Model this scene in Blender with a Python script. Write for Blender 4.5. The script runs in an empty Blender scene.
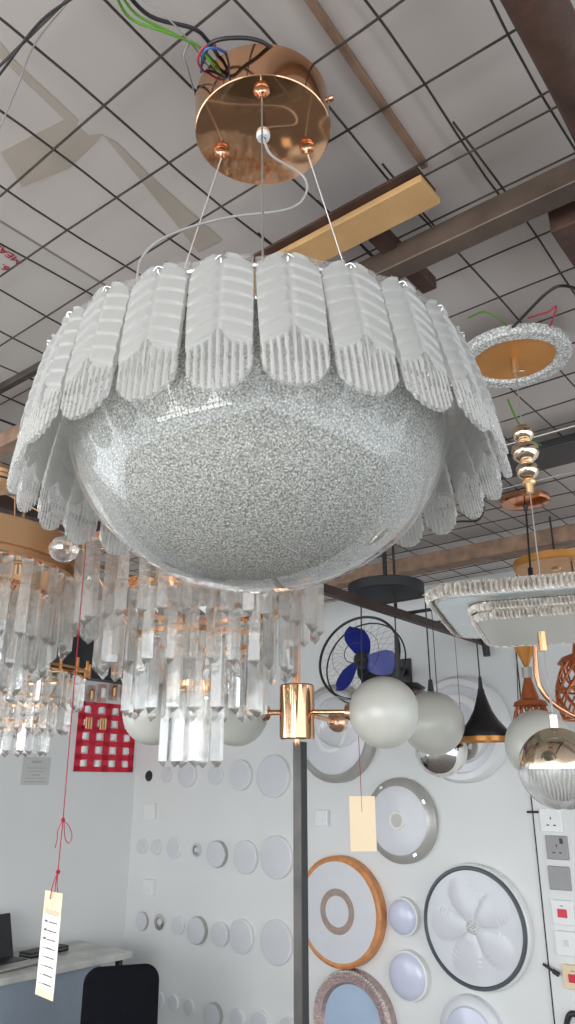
import bpy, math, random
from mathutils import Vector, Matrix
random.seed(7)
PI = math.pi
sc = bpy.context.scene
col = sc.collection

# ------------------------------------------------------------------ camera
EYE = 1.66
PITCH = math.radians(20)
cam_d = bpy.data.cameras.new('camera'); cam = bpy.data.objects.new('camera', cam_d); col.objects.link(cam)
cam.location = (0, 0, EYE); cam.rotation_euler = (PI/2 + PITCH, 0, 0)
cam_d.sensor_fit = 'VERTICAL'; cam_d.sensor_height = 36; cam_d.lens = 36*750/1024
cam_d.clip_start = 0.02
sc.camera = cam
sc.view_settings.view_transform = 'Standard'; sc.view_settings.look = 'None'
sc.view_settings.gamma = 1; sc.view_settings.use_curve_mapping = False
sc.view_settings.exposure = 0.28
# ------------------------------------------------------------------ world and daylight
w = bpy.data.worlds.new('overcast_day'); sc.world = w; w.use_nodes = True
wn = w.node_tree; bg = wn.nodes['Background']
bg.inputs[0].default_value = (0.86, 0.93, 1.0, 1); bg.inputs[1].default_value = 2.1
def area(name, loc, target, sx, sy, power, color):
    d = bpy.data.lights.new(name, 'AREA'); d.shape = 'RECTANGLE'; d.size = sx; d.size_y = sy
    d.energy = power; d.color = color
    o = bpy.data.objects.new(name, d); col.objects.link(o); o.location = loc
    o.rotation_euler = (Vector(target)-Vector(loc)).to_track_quat('-Z', 'Y').to_euler()
    return o
area('shopfront_daylight', (-2.6, -2.6, 1.5), (0.4, 2.6, 1.55), 3.6, 2.2, 145, (1.0, 0.98, 0.95))
area('side_opening_daylight', (-4.35, 1.45, 1.35), (-4.35+.7826, 1.45-.6225+.25, 1.30), 2.2, 2.1, 22, (0.90, 0.96, 1.0))
cy = sc.cycles
cy.use_denoising = True
cy.max_bounces = 10; cy.transparent_max_bounces = 32; cy.transmission_bounces = 8; cy.glossy_bounces = 4; cy.diffuse_bounces = 4
cy.caustics_reflective = False; cy.caustics_refractive = False; cy.sample_clamp_indirect = 6

# ------------------------------------------------------------------ geometry of the place
CP, SP = math.cos(PITCH), math.sin(PITCH)
R_ = Vector((.6225, .7826, 0)); L_ = Vector((-.7826, .6225, 0)); UP = Vector((0, 0, 1))
CORNER = Vector((-1.075, 5.6, 0))
ROOF = 1.035                       # wire mesh height above the eye
def ray(px, py):
    u = (px-287.5)/750; v = (512-py)/750
    return Vector((u, CP - v*SP, SP + v*CP))
def at(px, py, F):                 # point at distance F ahead
    d = ray(px, py); return Vector((0, 0, EYE)) + d*(F/d.y)
def at_h(px, py, H):               # point at height H above the eye
    d = ray(px, py); return Vector((0, 0, EYE)) + d*(H/d.z)
def on_plane(px, py, p0, n):
    d = ray(px, py); o = Vector((0, 0, EYE)); return o + d*((p0-o).dot(n)/d.dot(n))
def on_b(px, py, off=0): return on_plane(px, py, CORNER - R_*off, R_)
def on_a(px, py, off=0): return on_plane(px, py, CORNER - L_*off, L_)
def depth(p): return p.y*CP + (p.z-EYE)*SP
def vsize(p, px): return px*depth(p)**2/(750*p.y)
def hsize(p, px): return px*depth(p)/750
def frame(origin, x, y):
    x = x.normalized(); z = x.cross(y).normalized(); y = z.cross(x)
    m = Matrix.Identity(4)
    for i in range(3): m[i][0], m[i][1], m[i][2], m[i][3] = x[i], y[i], z[i], origin[i]
    return m
def frame_b(p): return frame(p, -L_, UP)
def frame_a(p): return frame(p, R_, UP)

# ------------------------------------------------------------------ materials
def new_mat(name):
    m = bpy.data.materials.new(name); m.use_nodes = True
    n = m.node_tree; return m, n, n.nodes['Principled BSDF'], n.nodes['Material Output']
def pm(name, c, rough=.5, metal=0, var=.06, scale=12, bump=0, bscale=60, spec=.5, coat=0, c2=None, trans=0):
    m, n, b, o = new_mat(name)
    tc = n.nodes.new('ShaderNodeTexCoord'); nz = n.nodes.new('ShaderNodeTexNoise'); nz.inputs['Scale'].default_value = scale
    nz.inputs['Detail'].default_value = 4
    n.links.new(tc.outputs['Object'], nz.inputs['Vector'])
    r = n.nodes.new('ShaderNodeValToRGB'); n.links.new(nz.outputs['Fac'], r.inputs[0])
    r.color_ramp.elements[0].position = .3; r.color_ramp.elements[1].position = .7
    a = [min(1, x*(1-var)) for x in c]; d = c2 or [min(1, x*(1+var)) for x in c]
    r.color_ramp.elements[0].color = (*a, 1); r.color_ramp.elements[1].color = (*d, 1)
    n.links.new(r.outputs[0], b.inputs['Base Color'])
    b.inputs['Roughness'].default_value = rough; b.inputs['Metallic'].default_value = metal
    b.inputs['Specular IOR Level'].default_value = spec; b.inputs['Coat Weight'].default_value = coat
    b.inputs['Transmission Weight'].default_value = trans
    if bump:
        n2 = n.nodes.new('ShaderNodeTexNoise'); n2.inputs['Scale'].default_value = bscale
        n.links.new(tc.outputs['Object'], n2.inputs['Vector'])
        bp = n.nodes.new('ShaderNodeBump'); bp.inputs['Strength'].default_value = bump; bp.inputs['Distance'].default_value = .01
        n.links.new(n2.outputs['Fac'], bp.inputs['Height']); n.links.new(bp.outputs[0], b.inputs['Normal'])
    return m
def glassy(name, tint=(1, 1, 1), clear=.5, refr=.3, milk=.2, rough=.05, milkc=(.9, .9, .88), bump=0, bscale=80, gloss=1.0, ior=1.45):
    # clear = straight through, refr = refraction, milk = frosting; fresnel reflection on top
    m = bpy.data.materials.new(name); m.use_nodes = True; n = m.node_tree; n.nodes.clear()
    out = n.nodes.new('ShaderNodeOutputMaterial')
    T = n.nodes.new('ShaderNodeBsdfTransparent'); T.inputs[0].default_value = (*tint, 1)
    G = n.nodes.new('ShaderNodeBsdfGlass'); G.inputs['Color'].default_value = (*tint, 1); G.inputs['Roughness'].default_value = rough; G.inputs['IOR'].default_value = ior
    D = n.nodes.new('ShaderNodeBsdfDiffuse'); D.inputs[0].default_value = (*milkc, 1)
    X = n.nodes.new('ShaderNodeBsdfTranslucent'); X.inputs[0].default_value = (*milkc, 1)
    S = n.nodes.new('ShaderNodeBsdfGlossy'); S.inputs['Roughness'].default_value = rough+.03; S.inputs['Color'].default_value = (1, 1, 1, 1)
    lw = n.nodes.new('ShaderNodeLayerWeight'); lw.inputs['Blend'].default_value = .5
    pw = n.nodes.new('ShaderNodeMath'); pw.operation = 'POWER'; pw.inputs[1].default_value = 4.5; n.links.new(lw.outputs['Facing'], pw.inputs[0])
    F = n.nodes.new('ShaderNodeMath'); F.operation = 'MULTIPLY_ADD'; F.inputs[1].default_value = .8; F.inputs[2].default_value = .045; n.links.new(pw.outputs[0], F.inputs[0])
    tc = n.nodes.new('ShaderNodeTexCoord'); nz = n.nodes.new('ShaderNodeTexNoise'); nz.inputs['Scale'].default_value = bscale
    n.links.new(tc.outputs['Object'], nz.inputs['Vector'])
    if bump:
        bp = n.nodes.new('ShaderNodeBump'); bp.inputs['Strength'].default_value = bump; bp.inputs['Distance'].default_value = .004
        n.links.new(nz.outputs['Fac'], bp.inputs['Height'])
        for q in (G, D, S, lw): n.links.new(bp.outputs[0], q.inputs['Normal'])
    def mix(a, b, f):
        x = n.nodes.new('ShaderNodeMixShader'); x.inputs[0].default_value = f if not hasattr(f, 'links') else 0
        if hasattr(f, 'links'): n.links.new(f, x.inputs[0])
        n.links.new(a.outputs[0], x.inputs[1]); n.links.new(b.outputs[0], x.inputs[2]); return x
    a = mix(T, G, refr/max(1e-6, clear+refr)) if refr else T
    dm = mix(D, X, .5)
    tot = clear+refr+milk
    b = mix(a, dm, milk/tot)
    mu = n.nodes.new('ShaderNodeMath'); mu.operation = 'MULTIPLY'; n.links.new(F.outputs[0], mu.inputs[0]); mu.inputs[1].default_value = gloss
    c = mix(b, S, mu.outputs[0])
    n.links.new(c.outputs[0], out.inputs[0])
    return m
M = {}
M['wall'] = pm('painted_plaster', (.74, .75, .74), .7, var=.02, scale=2, bump=.05, bscale=30)
M['floor'] = pm('dark_concrete', (.19, .17, .15), .6, var=.15, scale=3)
M['gold'] = pm('polished_gold', (.80, .47, .28), .08, 1, var=.03)
M['copper'] = pm('polished_copper', (.80, .38, .22), .15, 1, var=.05)
M['brass'] = pm('brushed_brass', (.80, .52, .28), .28, 1, var=.06)
M['brass_dark'] = pm('satin_brass', (.56, .33, .17), .38, .85, var=.08)
M['chrome'] = pm('chrome', (.80, .78, .75), .08, 1, var=.02)
M['champagne'] = pm('champagne_mirror', (.72, .60, .46), .07, 1, var=.03)
M['steel'] = pm('thin_steel_wire', (.45, .43, .41), .4, .8)
M['mesh'] = pm('rusty_dark_wire', (.055, .042, .035), .6, .3, var=.4, scale=20)
M['rust'] = pm('rusty_steel', (.060, .028, .018), .75, .0, var=.45, scale=14, bump=.25, bscale=40)
M['steelbeam'] = pm('brown_grey_steel', (.12, .085, .065), .45, .4, var=.35, scale=9, bump=.1)
M['darkbeam'] = pm('dark_brown_paint', (.05, .028, .022), .5, .2, var=.3)
M['brownbeam'] = pm('brown_timber', (.26, .16, .105), .6, var=.3, scale=20, bump=.2)
M['darkmetal'] = pm('mottled_dark_metal', (.075, .068, .06), .4, .4, var=.4, scale=10)
M['plank'] = pm('light_timber', (.56, .33, .14), .6, var=.15, scale=9, bump=.1)
M['black'] = pm('black_paint', (.018, .018, .02), .4, var=.2)
M['blackplastic'] = pm('black_plastic', (.02, .021, .024), .5, var=.2)
M['whiteplastic'] = pm('white_plastic', (.80, .80, .79), .35, var=.02)
M['whitedisc'] = pm('white_diffuser', (.66, .67, .70), .35, var=.02, coat=.3)
M['lilac'] = pm('cool_white_diffuser', (.62, .64, .78), .25, var=.02, coat=.5)
M['greyplastic'] = pm('grey_plastic', (.30, .29, .29), .4, var=.04)
M['greyrim'] = pm('grey_rim', (.42, .41, .38), .3, .2, var=.06)
M['darkrim'] = pm('charcoal_rim', (.06, .075, .085), .35, var=.1)
M['orangewood'] = pm('orange_wood_rim', (.60, .25, .09), .45, var=.2, scale=25)
M['taupe'] = pm('taupe_ring', (.36, .27, .22), .6, var=.12, scale=40)
M['pinkmetal'] = pm('rose_textured_metal', (.50, .37, .35), .3, .6, var=.2, scale=60, bump=.5, bscale=120)
M['bluemirror'] = pm('blue_white_diffuser', (.42, .53, .68), .2, var=.03)
M['opal'] = pm('opal_globe_glass', (.56, .555, .50), .28, var=.01, coat=.2)
M['red'] = pm('red_acrylic', (.66, .012, .045), .3, var=.05)
M['redstring'] = pm('red_string', (.36, .008, .03), .8, var=.2, scale=200)
M['orange'] = pm('burnt_orange_enamel', (.46, .13, .045), .35, .3, var=.1)
M['amber'] = pm('amber_enamel', (.62, .28, .07), .3, .5, var=.1)
M['cream'] = pm('cream_card', (.80, .64, .44), .7, var=.02)
M['creamwhite'] = pm('white_card', (.84, .80, .72), .7, var=.02)
M['ink'] = pm('grey_ink', (.10, .10, .11), .8)
M['fadedink'] = pm('brown_ink', (.50, .40, .30), .8)
M['redink'] = pm('red_stencil_ink', (.42, .02, .04), .8)
M['marble'] = pm('grey_marble', (.52, .52, .49), .3, var=.25, scale=7)
M['deskpanel'] = pm('blue_grey_laminate', (.27, .32, .38), .6, var=.04)
M['fabric'] = pm('black_mesh_fabric', (.007, .008, .011), .95, var=.2, scale=80, spec=.15)
M['blue'] = pm('blue_fan_blade', (.012, .022, .26), .3, var=.1)
M['green'] = pm('green_cable', (.10, .26, .025), .5)
M['bluecable'] = pm('blue_cable', (.05, .16, .45), .5)
M['redcable'] = pm('red_cable', (.50, .03, .07), .5)
M['whitecable'] = pm('clear_white_cable', (.34, .32, .31), .4)
M['paper'] = pm('pale_paper', (.56, .57, .55), .8, var=.03)
M['tape'] = pm('brown_packing_tape', (.44, .38, .32), .5, var=.06, scale=6)
M['cardboard'] = pm('cardboard', (.30, .16, .09), .8, var=.15)
M['paleprints'] = pm('pale_packets', (.55, .36, .33), .5, var=.3, scale=40)
M['frost'] = glassy('frosted_glass', clear=.08, refr=0, milk=.92, rough=.3, milkc=(.66, .655, .63), gloss=.8, ior=1.45)
M['ribwhite'] = glassy('bright_rib_streak', clear=.30, refr=0, milk=.70, rough=.1, milkc=(.8, .79, .76), gloss=1.2)  # milky tone paints in the bright streaks of the clear ribs
M['ribclear'] = glassy('clear_ribbed_glass', clear=.78, refr=0, milk=.22, rough=.05, milkc=(.8, .8, .78), gloss=1.3)
M['crystal'] = glassy('crystal_glass', tint=(.97, .97, .96), clear=.46, refr=.50, milk=.04, rough=.0, milkc=(.95, .93, .9), gloss=2.2, ior=1.5)
M['clear'] = glassy('clear_glass_shell', clear=.93, refr=0, milk=.07, rough=-.02, gloss=1.3, ior=1.45)
M['smoke'] = glassy('smoked_glass', tint=(.5, .45, .42), clear=.6, refr=0, milk=.12, rough=.04, milkc=(.4, .36, .33), gloss=2.2)
def mat_seed():
    # silver-white glass with a fine crackle of seeds
    m, n, b, o = new_mat('seeded_silver_glass')
    tc = n.nodes.new('ShaderNodeTexCoord')
    v = n.nodes.new('ShaderNodeTexVoronoi'); v.feature = 'DISTANCE_TO_EDGE'; v.inputs['Scale'].default_value = 330
    nz = n.nodes.new('ShaderNodeTexNoise'); nz.inputs['Scale'].default_value = 420; nz.inputs['Detail'].default_value = 3
    for q in (v, nz): n.links.new(tc.outputs['Object'], q.inputs['Vector'])
    r = n.nodes.new('ShaderNodeValToRGB'); r.color_ramp.elements[0].position = .0; r.color_ramp.elements[1].position = .28
    r.color_ramp.elements[0].color = (.50, .50, .47, 1); r.color_ramp.elements[1].color = (.97, .98, .94, 1)
    n.links.new(v.outputs['Distance'], r.inputs[0])
    r2 = n.nodes.new('ShaderNodeValToRGB'); r2.color_ramp.elements[0].position = .38; r2.color_ramp.elements[1].position = .58
    r2.color_ramp.elements[0].color = (.20, .20, .185, 1); r2.color_ramp.elements[1].color = (1, 1, .97, 1)
    n.links.new(nz.outputs['Fac'], r2.inputs[0])
    mx = n.nodes.new('ShaderNodeMix'); mx.data_type = 'RGBA'; mx.blend_type = 'MULTIPLY'; mx.inputs[0].default_value = .8
    n.links.new(r.outputs[0], mx.inputs[6]); n.links.new(r2.outputs[0], mx.inputs[7])
    n.links.new(mx.outputs[2], b.inputs['Base Color'])
    b.inputs['Roughness'].default_value = .3
    tl = n.nodes.new('ShaderNodeBsdfTranslucent'); n.links.new(mx.outputs[2], tl.inputs[0]); ms = n.nodes.new('ShaderNodeMixShader'); ms.inputs[0].default_value = .35
    n.links.new(b.outputs[0], ms.inputs[1]); n.links.new(tl.outputs[0], ms.inputs[2]); n.links.new(ms.outputs[0], o.inputs[0])
    bp = n.nodes.new('ShaderNodeBump'); bp.inputs['Strength'].default_value = .9; bp.inputs['Distance'].default_value = .0015
    n.links.new(nz.outputs['Fac'], bp.inputs['Height']); n.links.new(bp.outputs[0], b.inputs['Normal'])
    return m
M['seed'] = mat_seed()
def mat_seedring():
    m, n, b, o = new_mat('bubbled_crystal_acrylic')
    tc = n.nodes.new('ShaderNodeTexCoord'); v = n.nodes.new('ShaderNodeTexVoronoi'); v.inputs['Scale'].default_value = 170
    n.links.new(tc.outputs['Object'], v.inputs['Vector'])
    r = n.nodes.new('ShaderNodeValToRGB'); r.color_ramp.elements[0].position = .2; r.color_ramp.elements[1].position = .7
    r.color_ramp.elements[0].color = (.9, .9, .88, 1); r.color_ramp.elements[1].color = (.42, .42, .40, 1)
    n.links.new(v.outputs['Distance'], r.inputs[0]); n.links.new(r.outputs[0], b.inputs['Base Color'])
    b.inputs['Roughness'].default_value = .2
    bp = n.nodes.new('ShaderNodeBump'); bp.inputs['Strength'].default_value = .8; bp.inputs['Distance'].default_value = .003
    n.links.new(v.outputs['Distance'], bp.inputs['Height']); n.links.new(bp.outputs[0], b.inputs['Normal'])
    return m
M['bubble'] = mat_seedring()
def mat_ceiling():
    m, n, b, o = new_mat('ceiling_boards')
    tc = n.nodes.new('ShaderNodeTexCoord'); nz = n.nodes.new('ShaderNodeTexNoise'); nz.inputs['Scale'].default_value = 1.6; nz.inputs['Detail'].default_value = 5
    n.links.new(tc.outputs['Object'], nz.inputs['Vector'])
    r = n.nodes.new('ShaderNodeValToRGB'); r.color_ramp.elements[0].position = .35; r.color_ramp.elements[1].position = .7
    r.color_ramp.elements[0].color = (.56, .50, .465, 1); r.color_ramp.elements[1].color = (.66, .595, .565, 1)
    n.links.new(nz.outputs['Fac'], r.inputs[0])
    # thin board joints
    br = n.nodes.new('ShaderNodeTexBrick'); br.inputs['Scale'].default_value = 1; br.inputs['Brick Width'].default_value = 2.4; br.inputs['Row Height'].default_value = 1.2
    br.inputs['Mortar Size'].default_value = .004; br.offset = .5
    br.inputs['Color1'].default_value = (1, 1, 1, 1); br.inputs['Color2'].default_value = (.90, .92, .90, 1); br.inputs['Mortar'].default_value = (.45, .42, .4, 1)
    n.links.new(tc.outputs['Object'], br.inputs['Vector'])
    mx = n.nodes.new('ShaderNodeMix'); mx.data_type = 'RGBA'; mx.blend_type = 'MULTIPLY'; mx.inputs[0].default_value = 1
    n.links.new(r.outputs[0], mx.inputs[6]); n.links.new(br.outputs[0], mx.inputs[7]); n.links.new(mx.outputs[2], b.inputs['Base Color'])
    b.inputs['Roughness'].default_value = .45
    return m
M['ceil'] = mat_ceiling()

# ------------------------------------------------------------------ mesh builder
class MB:
    def __init__(s): s.v = []; s.f = []; s.mi = []
    def add(s, vs, fs, mi=0, T=None):
        k = len(s.v)
        for p in vs:
            p = Vector(p); s.v.append(T @ p if T is not None else p)
        for f in fs: s.f.append([k+i for i in f]); s.mi.append(mi)
        return s
    def box(s, lo, hi, mi=0, T=None):
        x0, y0, z0 = lo; x1, y1, z1 = hi
        v = [(x, y, z) for z in (z0, z1) for y in (y0, y1) for x in (x0, x1)]
        return s.add(v, [(0, 2, 3, 1), (4, 5, 7, 6), (0, 1, 5, 4), (2, 6, 7, 3), (0, 4, 6, 2), (1, 3, 7, 5)], mi, T)
    def beam(s, a, b, w_, h_, mi=0):          # box from a to b
        a = Vector(a); b = Vector(b); d = (b-a); L = d.length
        up = UP if abs(d.normalized().z) < .95 else Vector((0, 1, 0))
        T = frame(a, d, up)                    # x along, y up-ish, z side
        return s.box((0, -h_/2, -w_/2), (L, h_/2, w_/2), mi, T)
    def lathe(s, prof, n=32, mi=0, T=None, a0=0, a1=2*PI):
        full = abs(a1-a0-2*PI) < 1e-6; m = n if full else n+1
        v = [(r*math.cos(a0+(a1-a0)*i/n), r*math.sin(a0+(a1-a0)*i/n), z) for i in range(m) for r, z in prof]
        P = len(prof); f = []
        for i in range(n):
            j = (i+1) % m
            for k in range(P-1):
                q = [i*P+k, j*P+k, j*P+k+1, i*P+k+1]
                if prof[k][0] < 1e-7: q = [i*P+k, j*P+k+1, i*P+k+1]
                elif prof[k+1][0] < 1e-7: q = [i*P+k, j*P+k, i*P+k+1]
                f.append(q)
        return s.add(v, f, mi, T)
    def cyl(s, a, b, r, r2=None, n=12, mi=0):
        a = Vector(a); b = Vector(b); d = b-a; r2 = r if r2 is None else r2
        T = Matrix.Translation(a) @ d.to_track_quat('Z', 'Y').to_matrix().to_4x4()
        return s.lathe([(0, 0), (r, 0), (r2, d.length), (0, d.length)], n, mi, T)
    def tube(s, pts, r, n=8, mi=0, smooth=0):
        pts = [Vector(p) for p in pts]
        if smooth:
            q = []
            P = [pts[0]*2-pts[1]] + pts + [pts[-1]*2-pts[-2]]
            for i in range(1, len(P)-2):
                for k in range(smooth):
                    t = k/smooth; a, b, c, d = P[i-1:i+3]
                    q.append(.5*((2*b)+(c-a)*t+(2*a-5*b+4*c-d)*t*t+(3*b-a-3*c+d)*t**3))
            q.append(pts[-1]); pts = q
        t0 = (pts[1]-pts[0]).normalized(); nrm = t0.orthogonal().normalized(); vs = []
        for i, p in enumerate(pts):
            t = (pts[min(i+1, len(pts)-1)]-pts[max(i-1, 0)])
            t = t.normalized() if t.length > 1e-9 else t0
            nrm = (nrm - t*nrm.dot(t)).normalized(); b = t.cross(nrm)
            for k in range(n):
                a = 2*PI*k/n; vs.append(p + (nrm*math.cos(a)+b*math.sin(a))*r)
        fs = [(i*n+k, i*n+(k+1) % n, (i+1)*n+(k+1) % n, (i+1)*n+k) for i in range(len(pts)-1) for k in range(n)]
        fs += [tuple(range(n))[::-1], tuple((len(pts)-1)*n+k for k in range(n))]
        return s.add(vs, fs, mi)
    def ring(s, c, R, r, n=48, m=8, mi=0, T=None):
        prof = [(R+r*math.cos(2*PI*k/m), r*math.sin(2*PI*k/m)) for k in range(m+1)]
        T2 = Matrix.Translation(Vector(c)) if T is None else T @ Matrix.Translation(Vector(c))
        return s.lathe(prof, n, mi, T2)
    def sphere(s, c, r, n=24, mi=0, lo=-PI/2, hi=PI/2, sz=1):
        prof = [(max(0, r*math.cos(lo+(hi-lo)*k/(n//2))), r*sz*math.sin(lo+(hi-lo)*k/(n//2))) for k in range(n//2+1)]
        prof = [(0 if q < 1e-6 else q, z) for q, z in prof]
        return s.lathe(prof, n, mi, Matrix.Translation(Vector(c)))
    def build(s, name, mats, parent=None, smooth=True, mw=None, angle=40, bevel=0):
        me = bpy.data.meshes.new(name); me.from_pydata([tuple(p) for p in s.v], [], s.f); me.validate()
        import bmesh
        bm = bmesh.new(); bm.from_mesh(me); bmesh.ops.remove_doubles(bm, verts=bm.verts, dist=1e-6)
        bmesh.ops.recalc_face_normals(bm, faces=bm.faces); bm.to_mesh(me); bm.free()
        if not isinstance(mats, (list, tuple)): mats = [mats]
        for q in mats: me.materials.append(M[q] if isinstance(q, str) else q)
        if len(mats) > 1 and len(me.polygons) == len(s.mi):
            for p, i in zip(me.polygons, s.mi): p.material_index = i
        if smooth:
            me.shade_smooth()
            me.set_sharp_from_angle(angle=math.radians(angle))
        o = bpy.data.objects.new(name, me); col.objects.link(o)
        if bevel:
            b = o.modifiers.new('edge', 'BEVEL'); b.width = bevel; b.segments = 2; b.limit_method = 'ANGLE'
        if parent: o.parent = parent
        if mw is not None: o.matrix_world = mw if parent is None else mw
        return o
def thing(name, label, cat, loc=(0, 0, 0), group=None, mat=None):
    o = bpy.data.objects.new(name, None); col.objects.link(o); o.empty_display_size = .05
    if mat is not None: o.matrix_world = mat
    else: o.location = loc
    return tag(o, label, cat, group)
def tag(o, label, cat, group=None, kind=None):
    if label: o['label'] = label
    if cat: o['category'] = cat
    if group: o['group'] = group
    if kind: o['kind'] = kind
    return o
def struct(o): o['kind'] = 'structure'; return o
def dup(o, parent=None, **kw):
    c = o.copy(); col.objects.link(c); c.parent = parent
    for ch in list(o.children): dup(ch, c)
    return c
def text(name, body, size, m, parent, T, extr=.0003, align='CENTER'):
    cu = bpy.data.curves.new(name, 'FONT'); cu.body = body; cu.size = size; cu.extrude = extr; cu.align_x = align; cu.align_y = 'CENTER'
    tmp = bpy.data.objects.new(name, cu); col.objects.link(tmp)
    me = bpy.data.meshes.new_from_object(tmp.evaluated_get(bpy.context.evaluated_depsgraph_get())); bpy.data.objects.remove(tmp); bpy.data.curves.remove(cu)
    me.materials.clear(); me.materials.append(M[m]); o = bpy.data.objects.new(name, me); col.objects.link(o)
    if parent: o.parent = parent; o.matrix_local = T
    else: o.matrix_world = T
    return o

# ================================================================== SETTING
H0 = 0.0; HC = EYE + ROOF + .022
cr = CORNER.dot(R_); cl = CORNER.dot(L_)
def rl(r, l, z=0): return R_*r + L_*l + UP*z
RMIN, LMIN = cr-6.6, cl-7.2
b = MB(); T = frame(rl(0, 0, 0), R_, -L_)   # x=r, y=-l, z=?
def rbox(mb, r0, r1, l0, l1, z0, z1, mi=0):
    v = [rl(r, l, z) for z in (z0, z1) for l in (l0, l1) for r in (r0, r1)]
    return mb.add(v, [(0, 2, 3, 1), (4, 5, 7, 6), (0, 1, 5, 4), (2, 6, 7, 3), (0, 4, 6, 2), (1, 3, 7, 5)], mi)
struct(rbox(MB(), RMIN, cr+.1, LMIN, cl+.1, -.1, 0).build('floor', 'floor', smooth=False))
o = MB().box((RMIN, -cl-.1, 0), (cr+.1, -LMIN, .08)).build('ceiling', 'ceil', smooth=False)
o.matrix_world = Matrix.Translation((0, 0, HC)) @ Matrix(((R_.x, -L_.x, 0, 0), (R_.y, -L_.y, 0, 0), (0, 0, 1, 0), (0, 0, 0, 1))); struct(o)
struct(rbox(MB(), cr, cr+.1, LMIN, cl+.1, 0, HC).build('wall_right', 'wall', smooth=False))
struct(rbox(MB(), cr-3.8, cr, cl, cl+.1, 0, HC).build('wall_left', 'wall', smooth=False))
# joint between the wall boards on the right, with the switch board beyond it
p = on_b(531, 785)
ls = p.dot(L_)
struct(rbox(MB(), cr-.006, cr, ls-1.3, ls, .1, HC-.3).build('wall_switch_board', 'wall', smooth=False))
struct(rbox(MB(), cr-.0075, cr-.001, ls-.0, ls+.006, .1, HC-.3).build('trim_1', 'darkbeam', smooth=False))
# unseen metal grille added behind the camera so the bowl reflects a grid
Tg = frame(Vector((-2.6, -2.6, 1.5))+Vector((3, 5.2, 0)).normalized()*.08, Vector((-5.2, 3, 0)), UP)
mb = MB()
for k in range(14): x = -1.8+3.6*k/13; mb.box((x-.022, -1.1, -.01), (x+.022, 1.1, .01), T=Tg)
for k in range(8): y = -1.1+2.2*k/7; mb.box((-1.8, y-.02, -.01), (1.8, y+.02, .01), T=Tg)
struct(mb.build('added_grille', 'black', smooth=False))
# beams under the ceiling, and one black strip standing in for a dark gap
def beam_at(name, px, py, H, along, lo, hi, w_, h_, m, shape='box'):
    c = at_h(px, py, H)
    mb = MB()
    if shape == 'box': mb.beam(c+along*lo, c+along*hi, w_, h_)
    else: mb.cyl(c+along*lo, c+along*hi, w_/2, n=20)
    return struct(mb.build(name, m, smooth=(shape != 'box'), bevel=.003 if shape == 'box' else 0))
beam_at('beam_steel', 475, 226, ROOF-.05, -L_, -.34, 1.6, .045, .05, 'steelbeam')
beam_at('beam_pipe', 555, 40, ROOF-.062, R_, -.9, .60, .072, .07, 'rust', 'pipe')
beam_at('beam_stub', 566, 222, ROOF-.052, R_, -.02, .5, .05, .05, 'rust')
beam_at('beam_short', 391, 247, ROOF-.02, R_, -.10, .16, .035, .03, 'rust')
beam_at('beam_far', 475, 554, ROOF-.06, -L_, -2.6, 2.2, .09, .07, 'brownbeam')
beam_at('dark_gap_strip', 536, 458, ROOF-.035, -L_, -1.2, 1.5, .16, .03, 'black')  # no beam: black strip paints the shaded gap between ceiling boards
beam_at('beam_left', 22, 508, ROOF-.05, R_, -1.4, 1.6, .06, .07, 'darkbeam')
beam_at('beam_cross', 12, 440, ROOF-.05, -L_, -.9, .8, .05, .05, 'brownbeam')
beam_at('beam_thin', 20, 378, ROOF-.03, -L_, -.9, .6, .02, .02, 'mesh')
# low rail that carries pendants, fixed to the right wall
pr = on_b(485, 642)
struct(MB().beam(pr-R_*.002, pr-R_*2.3, .03, .035).build('beam_rail', 'darkbeam', smooth=False))
for k in (0.9, 2.2):
    q = pr-R_*k; struct(MB().cyl(q+UP*.015, Vector((q.x, q.y, EYE+ROOF+.02)), .006).build('beam_rail_hanger', 'darkbeam'))
RAILZ = pr.z+.02
def hang(t, p, z0, r):       # cord up to a cross bar clamped to the low rail
    d = pr-p; k = d.dot(R_); q = pr - R_*k; q = Vector((q.x, q.y, RAILZ)); top = Vector((p.x, p.y, RAILZ))
    MB().cyl((0, 0, z0), top-p, r, n=8).build('cord', 'black', t)
    e = q-p; dd = (e-(top-p)); MB().beam(top-p-dd.normalized()*.01, e+dd.normalized()*.01, .008, .008).build('hanging_bar', 'black', t, smooth=False)
# light cross line where the far ceiling sheet starts
beam_at('trim_2', 560, 475, ROOF-.035, -L_, -1.1, 1.2, .006, .006, 'steel')
beam_at('trim_3', 560, 430, ROOF-.035, -L_, -1.1, 1.2, .006, .006, 'steel')

# timber battens and planks resting on the mesh
c0 = at_h(425, 166, ROOF+.012); c1 = at_h(305, -8, ROOF+.012)
o = MB().beam(c0, c1 + (c1-c0)*.3, .012, .014).build('timber_batten', 'brownbeam', smooth=False, bevel=.002)
tag(o, 'thin brown timber batten lying along the ceiling above the gold canopy', 'batten')
c0 = at_h(431, 189, ROOF-.045); c1 = c0 + L_*.44
t = thing('timber_plank', 'pale timber plank wedged between the wire mesh and the ceiling', 'plank', c1)
o = MB().beam(Vector((0, 0, 0)), c0-c1, .072, .014).build('board', 'plank', t, smooth=False, bevel=.002)
o = MB().beam(Vector((-.01, -.012, .012)), c0-c1+Vector((-.01, -.012, .012)), .070, .006).build('dark_edge', 'rust', t, smooth=False)

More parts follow.
